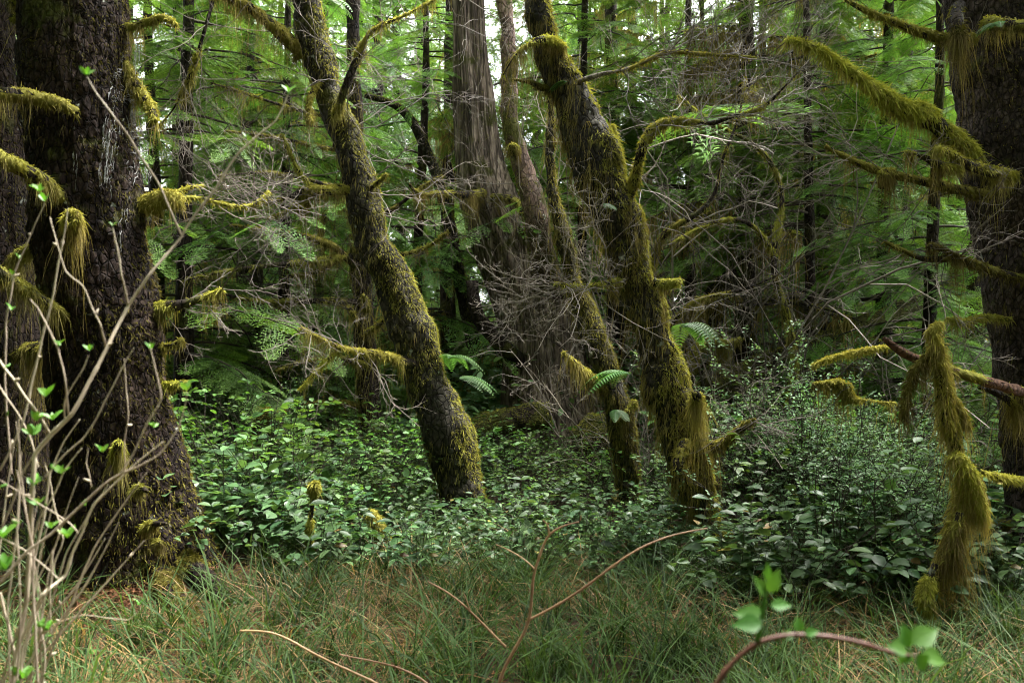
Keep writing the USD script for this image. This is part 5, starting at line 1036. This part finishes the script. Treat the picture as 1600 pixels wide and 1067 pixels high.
mossy_thing('mossy_bough', 'arched mossy bough drooping from the straight dark spruce, right of the thick leaning alder', 'branch', [(1160, 528, 12), (1135, 538, 15), (1105, 534, 15), (1090, 545, 17), (1082, 575, 18), (1080, 605, 12)], 9.2, hang=.26, per_m=4000, hang_per_m=2600, tint=(.1, .75), hang_tint=(.1, .6))
mossy_thing('mossy_bough', 'yellow mossy twig reaching left above the huckleberry at right', 'branch', [(1400, 540, 7), (1370, 545, 8), (1330, 553, 10), (1300, 560, 9), (1270, 572, 5)], 6.6, hang=.05, per_m=4000, hang_per_m=600, tint=(.5, 1))
mossy_thing('mossy_bough', 'drooping mossy clump on a pale curved twig left of the snag', 'branch', [(1270, 600, 5), (1300, 598, 12), (1318, 605, 24), (1325, 620, 20), (1345, 625, 6), (1370, 628, 4), (1400, 630, 3)], 6.4, hang=.34, per_m=3000, hang_per_m=3000, tint=(.3, 1))

# ------------------------------------------------------------------ the bare elder bush in the left foreground
T = thing('elder_bush', 'bare pale-stemmed bush with opening leaf buds in the left foreground', 'bush', at=on_ground(-1.35, 2.2))
STEMS = [   # (px, py, width px, distance)
    [(10, 1120, 26, 2.0), (30, 1000, 20, 2.0), (42, 930, 19, 2.0), (55, 712, 19, 2.0), (83, 676, 19, 2.0), (113, 646, 18, 2.0), (167, 543, 15, 2.05), (200, 479, 14, 2.1), (233, 431, 12, 2.1), (285, 368, 10, 2.15), (293, 353, 9, 2.15), (340, 290, 9, 2.15), (372, 240, 8, 2.15), (405, 210, 7, 2.15), (430, 190, 6, 2.15), (450, 148, 5, 2.15)],
    [(285, 370, 8, 2.15), (268, 335, 9, 2.12), (245, 282, 9, 2.1), (212, 232, 8, 2.05), (180, 185, 7, 2.0), (150, 145, 6, 2.0), (136, 120, 5, 2.0)],
    [(12, 1110, 16, 1.9), (25, 1021, 14, 1.9), (43, 978, 13, 1.9), (67, 928, 13, 1.9), (103, 898, 14, 1.95), (112, 865, 12, 1.95), (127, 834, 11, 1.95), (147, 788, 10, 1.95), (180, 755, 8, 1.95), (215, 722, 7, 1.95), (255, 690, 5, 1.95)],
    [(0, 911, 12, 1.85), (43, 861, 12, 1.85), (80, 834, 11, 1.85), (133, 784, 11, 1.85), (165, 755, 10, 1.85), (187, 741, 10, 1.85), (220, 727, 8, 1.85), (250, 709, 6, 1.85), (265, 690, 5, 1.85), (280, 666, 5, 1.85), (293, 613, 4, 1.85)],
    [(187, 741, 8, 1.85), (208, 710, 7, 1.85), (230, 663, 7, 1.85), (252, 623, 6, 1.85), (245, 585, 6, 1.85), (235, 545, 4, 1.85)],
    [(0, 735, 8, 2.1), (37, 656, 9, 2.1), (53, 583, 9, 2.1), (68, 519, 9, 2.1), (78, 483, 8, 2.1), (95, 393, 7, 2.1), (102, 356, 5, 2.1), (106, 325, 4, 2.1)],
    [(18, 740, 8, 2.2), (12, 660, 8, 2.2), (8, 589, 8, 2.2), (10, 503, 7, 2.2), (23, 426, 7, 2.2), (40, 385, 6, 2.2), (55, 350, 5, 2.2), (70, 318, 4, 2.2)],
    [(200, 479, 8, 2.1), (196, 450, 7, 2.08), (190, 429, 7, 2.05), (184, 390, 6, 2.05), (176, 355, 4, 2.05)],
    [(165, 540, 8, 2.06), (158, 510, 8, 2.0), (143, 479, 7, 2.0), (128, 448, 6, 2.0), (103, 423, 6, 2.0), (90, 385, 5, 2.0), (78, 340, 4, 2.0)],
    [(107, 648, 8, 2.0), (102, 596, 8, 1.95), (92, 545, 8, 1.95), (76, 515, 8, 1.95), (68, 500, 7, 1.95), (58, 480, 5, 1.95), (47, 468, 4, 1.95)],
    [(101, 652, 7, 2.0), (103, 620, 7, 1.98), (118, 595, 6, 1.98), (130, 576, 6, 1.98), (138, 556, 4, 1.98)],
    [(70, 745, 7, 2.0), (103, 708, 7, 2.0), (130, 685, 7, 2.0), (143, 666, 7, 2.0), (165, 625, 6, 2.0), (180, 596, 6, 2.0), (196, 565, 5, 2.0), (210, 543, 3, 2.0)],
    [(80, 680, 9, 2.0), (58, 645, 9, 2.0), (33, 609, 10, 2.0), (0, 563, 10, 2.0), (-30, 530, 10, 2.0)],
    [(60, 730, 6, 2.1), (45, 680, 7, 2.1), (27, 646, 7, 2.1), (0, 606, 7, 2.1), (-20, 580, 7, 2.1)],
    [(195, 740, 5, 2.2), (195, 690, 6, 2.2), (200, 656, 6, 2.2), (197, 600, 5, 2.2), (194, 560, 3, 2.2)],
    [(20, 1080, 10, 2.1), (36, 960, 11, 2.1), (52, 880, 10, 2.1), (70, 800, 9, 2.1), (78, 740, 8, 2.1), (100, 690, 6, 2.1), (125, 655, 4, 2.1)],
    [(45, 870, 8, 2.0), (60, 812, 8, 2.0), (85, 770, 7, 2.0), (100, 735, 6, 2.0), (128, 700, 4, 2.0)],
    [(80, 1000, 7, 2.1), (78, 930, 7, 2.1), (85, 880, 7, 2.1), (99, 842, 6, 2.1), (90, 810, 6, 2.1), (82, 775, 6, 2.1), (80, 760, 4, 2.1), (70, 725, 4, 2.1)],
    [(0, 750, 4, 1.9), (50, 780, 5, 1.9), (82, 798, 5, 1.9), (110, 818, 5, 1.9), (122, 832, 4, 1.9)],
    [(0, 840, 5, 1.9), (40, 860, 6, 1.9), (70, 885, 6, 1.9), (90, 903, 6, 1.9)],
    [(30, 1100, 12, 1.9), (34, 1020, 9, 1.9), (55, 960, 8, 1.9), (80, 910, 7, 1.9), (82, 860, 6, 1.9)],
    [(0, 925, 12, 2.1), (8, 960, 12, 2.1), (22, 1020, 13, 2.1), (26, 1090, 13, 2.1)],
    [(-15, 870, 10, 2.0), (5, 820, 10, 2.0), (22, 780, 9, 2.0), (33, 745, 8, 2.0), (50, 715, 6, 2.0)],
    [(15, 1080, 9, 2.2), (60, 1010, 8, 2.2), (75, 980, 6, 2.2), (130, 960, 3, 2.2), (200, 968, 3, 2.2), (215, 955, 2, 2.2)],
    [(60, 990, 5, 2.2), (58, 900, 5, 2.2), (48, 840, 5, 2.2), (58, 790, 4, 2.2)],
    [(143, 760, 5, 2.0), (135, 722, 5, 2.0), (138, 700, 3, 2.0)],
]
for k in range(14):
    a, b, c = g6.uniform(-20, 70), g6.uniform(10, 235), g6.uniform(630, 850); d = g6.uniform(1.85, 2.2); w = g6.uniform(5, 9)
    STEMS.append([(a, 1110, w + 3, d), (a + (b - a) * .3 + g6.uniform(-14, 14), 1110 + (c - 1110) * .35, w + 1, d), (a + (b - a) * .62 + g6.uniform(-14, 14), 1110 + (c - 1110) * .68, w, d), (b, c, 3, d)])
def knotty(path, r, every=.16):
    s = np.r_[0, np.cumsum(np.linalg.norm(np.diff(path, axis=0), axis=1))]
    return r * (1 + .28 * np.exp(-((((s + .05) % every) - every / 2) / .008) ** 2))
def young_leaves(par, p, up, n, L, seed, mat='bud', name='leaf', spread=1.0):
    g = np.random.default_rng(seed); az = g.uniform(0, 6.28) + np.arange(n) / n * 6.283
    d = unit(np.stack([np.cos(az) * spread, np.sin(az) * spread, np.full(n, .7)], 1) + np.array(up) * .6 + g.normal(0, .2, (n, 3)))
    for i in range(n):
        l = L * g.uniform(.7, 1.2)
        mesh(par, name, leaf_set(p[None], d[i:i+1], unit(np.array([[0, -.3, 1.0]]) + g.normal(0, .3, (1, 3))), l, l * .45, .2, g.uniform(-.1, .3), [g.uniform(.3, 1)]), M[mat])
for k, s in enumerate(STEMS):
    q = np.array([P(a, b, d) for a, b, w, d in s]); sl = np.r_[0, np.cumsum(np.linalg.norm(np.diff(q, axis=0), axis=1))]; tq = np.linspace(0, sl[-1], 14 * len(s))
    path = .6 * np.stack([np.interp(tq, sl, q[:, a]) for a in range(3)], 1) + .4 * PchipInterpolator(sl, q)(tq); r = np.interp(tq, sl, [w / 2 / FPX * d for a, b, w, d in s])
    path = path + (fbm(path * 14, 2, k)[:, None] - .5) * .008 * np.array([1, 0, .6]) * np.sin(np.linspace(0, np.pi, len(path)))[:, None]
    mesh(T, 'stem', tube(path, knotty(path, r * .35), 9, tint=np.clip(.35 + .9 * (fbm(path * 6, 2, 70 + k) - .5) + .25 * np.linspace(0, 1, len(path)), 0, 1)), M['stem'])
for k, (px, py, d, n, L) in enumerate(((136, 118, 2.0, 4, .026), (450, 145, 2.15, 4, .030), (62, 300, 2.15, 4, .028), (70, 315, 2.2, 3, .03), (176, 353, 2.05, 2, .014), (140, 548, 1.98, 3, .018), (92, 540, 1.95, 3, .018), (72, 620, 2.0, 6, .034), (57, 658, 2.0, 6, .028), (50, 680, 2.0, 5, .03), (82, 656, 2.0, 4, .03),
    (235, 545, 1.85, 3, .016), (292, 610, 1.85, 4, .022), (240, 668, 1.9, 5, .018), (160, 706, 1.95, 5, .02), (95, 740, 2.0, 5, .03), (52, 760, 2.0, 6, .032), (60, 790, 2.0, 5, .03), (105, 840, 1.95, 5, .03), (80, 825, 1.9, 3, .024), (5, 840, 1.9, 5, .04), (8, 890, 1.9, 5, .04), (75, 985, 2.0, 6, .03), (63, 980, 2.0, 4, .026), (18, 485, 2.2, 3, .02), (30, 405, 2.2, 2, .02), (352, 246, 2.15, 2, .014), (384, 214, 2.15, 2, .014), (22, 430, 2.2, 3, .016), (35, 1060, 1.9, 6, .035), (133, 790, 1.95, 3, .016))):
    young_leaves(T, P(px, py, d), (0, 0, 1), n, L, 500 + k)
for k in range(46):
    q = STEMS[g6.integers(len(STEMS))]; i = g6.integers(0, len(q) - 1); f_ = g6.random(); a = np.array(q[i]) * (1 - f_) + np.array(q[i + 1]) * f_
    p = P(a[0], a[1], a[3]); d0 = unit(g6.normal(0, 1, 3) * [1, .6, .5] + [0, 0, .6])
    mesh(T, 'bud', tube(np.stack([p, p + d0 * .006, p + d0 * .012, p + d0 * .016]), [.0022, .0032, .0024, .0005], 6, tint=np.full(4, .6)), M['stem'] if k % 3 else M['bud'])
# seedlings in the grass
for k, (px, py, d, n, L) in enumerate(((218, 945, 4.6, 4, .05), (142, 1022, 4.2, 5, .035), (138, 1045, 4.1, 4, .03), (350, 1005, 4.4, 3, .028))):
    p = P(px, py, d); g0 = on_ground(p[0] + .01, d); t = thing('seedling', ['bright green seedling on the needle mound below the big spruce', 'small green seedling in the grass right of the elder bush', 'lower small green seedling in the grass right of the elder bush', 'small green seedling right of the needle mound'][k], 'plant', at=g0)
    mesh(t, 'stem', tube(spline([g0, (g0 + p) / 2 + [.006, 0, 0], p], 8), np.linspace(.003, .002, 8), 6, tint=np.full(8, .4)), M['stem']); young_leaves(t, p, (0, 0, 1), n, L, 560 + k)

# ------------------------------------------------------------------ orange canes over the grass, and the sprig close to the viewer
def canes(label, lines, name='bramble_cane', mat='cane', leaf=()):
    p0, _ = stroke(lines[0], 3, 4); T = thing(name, label, 'bramble', at=p0[0])
    for s in lines:
        path, r = stroke(s, 3, 12 * len(s)); mesh(T, 'cane', tube(path, knotty(path, r * .42, .11), 8, tint=np.clip(.45 + 1.0 * (fbm(path * 8, 2, 7) - .5), 0, 1)), M[mat])
    for px, py, d, n, L, sd in leaf: young_leaves(T, P(px, py, d), (0, -.1, 1), n, L, sd, spread=1.3)
canes('forked orange-brown bramble cane rising from the grass in the middle', [
    [(770, 1110, 13, 3.0), (790, 1040, 12, 3.0), (826, 968, 11, 3.0), (834, 900, 10, 3.0), (846, 860, 9, 3.0), (858, 836, 9, 3.0), (875, 824, 7, 3.0), (905, 815, 5, 3.0)],
    [(858, 836, 7, 3.0), (856, 822, 6, 3.0), (848, 812, 4, 3.0)],
    [(826, 968, 10, 3.0), (870, 945, 10, 3.0), (930, 905, 9, 3.0), (985, 865, 8, 3.0), (1045, 838, 7, 3.05), (1105, 825, 4, 3.1)],
    [(835, 888, 6, 3.0), (822, 876, 6, 3.02), (800, 862, 5, 3.05), (775, 850, 3, 3.1)],
    [(907, 813, 4, 3.0), (908, 804, 3, 3.0)]])
canes('orange-brown bramble cane with a bent tip, left of the forked cane', [[(790, 1010, 9, 3.3), (768, 988, 9, 3.3), (735, 955, 8, 3.3), (700, 926, 7, 3.3), (668, 908, 5, 3.3)], [(735, 955, 5, 3.3), (728, 935, 4, 3.3), (724, 925, 3, 3.3)]])
canes('long dry cane arching low through the grass at lower left', [[(375, 985, 7, 3.4), (430, 990, 8, 3.4), (475, 1012, 9, 3.4), (530, 1040, 9, 3.35), (590, 1068, 10, 3.3), (640, 1100, 10, 3.2)]])
canes('dry cane crossing the grass at the bottom, just left of the forked cane', [[(530, 1022, 5, 3.4), (580, 1032, 6, 3.4), (635, 1048, 8, 3.35), (670, 1070, 9, 3.3), (690, 1100, 9, 3.2)]])
# sprig: out of focus, close
T = thing('salmonberry_sprig', 'out-of-focus red stem with fresh green leaves close to the camera at lower right', 'bramble', at=P(1100, 1120, 1.15))
for s in ([(1095, 1130, 15, 1.15), (1120, 1068, 14, 1.15), (1150, 1030, 13, 1.15), (1190, 1002, 13, 1.15), (1240, 992, 12, 1.15), (1290, 994, 11, 1.15), (1345, 1004, 11, 1.15), (1400, 1020, 9, 1.15), (1440, 1025, 6, 1.15)], ):
    path, r = stroke(s, 1.15, 110); mesh(T, 'stem', tube(path, knotty(path, r * .6, .05), 9, tint=np.full(110, .25)), M['redstem'] if 'redstem' in M else M['cane'])
path, r = stroke([(1184, 1000, 10, 1.15), (1190, 970, 8, 1.15), (1196, 930, 7, 1.15), (1200, 905, 5, 1.15)], 1.15, 20); mesh(T, 'shoot', tube(path, r, 8, tint=np.full(20, .8)), M['sprig'])
def toothed(p, d, nrm, L, W, t, seed):
    """a broad young leaf with a toothed edge"""
    g = np.random.default_rng(seed); d = unit(np.array(d)); s = unit(np.cross(d, nrm)); n = np.cross(s, d); K = 13
    tt = np.linspace(0, 1, K); w = np.sin(np.pi * tt ** .72) ** 1.25 * W * .5 * (1 + .16 * (np.arange(K) % 2))
    mid = p + d * L * tt[:, None] - n * L * .22 * (tt ** 2)[:, None]
    Lf = mid - s * w[:, None] + n * (w * .35)[:, None]; Rt = mid + s * w[:, None] + n * (w * .35)[:, None]
    v = np.vstack([mid, Lf, Rt]); f = []
    for i in range(K - 1): f += [[i, i + 1, K + i + 1], [i, K + i + 1, K + i], [i, 2*K + i + 1, i + 1], [i, 2*K + i, 2*K + i + 1]]
    return v, np.array(f), np.full(len(v), t)
for k, (px, py, dx, dz, L, W, t) in enumerate((
    (1198, 930, -.5, .85, .042, .024, .55), (1202, 925, .35, .95, .044, .024, .8), (1190, 975, -.95, .05, .050, .034, .35), (1196, 965, -.7, .15, .055, .036, .5), (1204, 945, .95, .12, .036, .022, .6), (1198, 905, .05, 1.0, .030, .014, .7),
    (1246, 985, .15, .75, .024, .020, .6), (1250, 985, -.2, .8, .022, .018, .4), (1258, 990, .85, .35, .024, .018, .5), (1240, 990, -.8, -.05, .022, .018, .4),
    (1420, 1010, -.2, .9, .040, .034, .30), (1425, 1005, .95, .55, .055, .040, .5), (1415, 1015, -.8, .3, .036, .032, .35), (1440, 1022, .9, -.2, .044, .034, .7), (1432, 1022, .3, -.5, .034, .034, .8), (1425, 1018, -.5, -.4, .030, .026, .4))):
    mesh(T, 'leaf', toothed(P(px, py, 1.15 - .01 * (k % 3)), (dx, -.25 + .1 * (k % 4), dz), (0, -.75, .65), L * .76, W * .68, t * .9, k), M['sprig'])
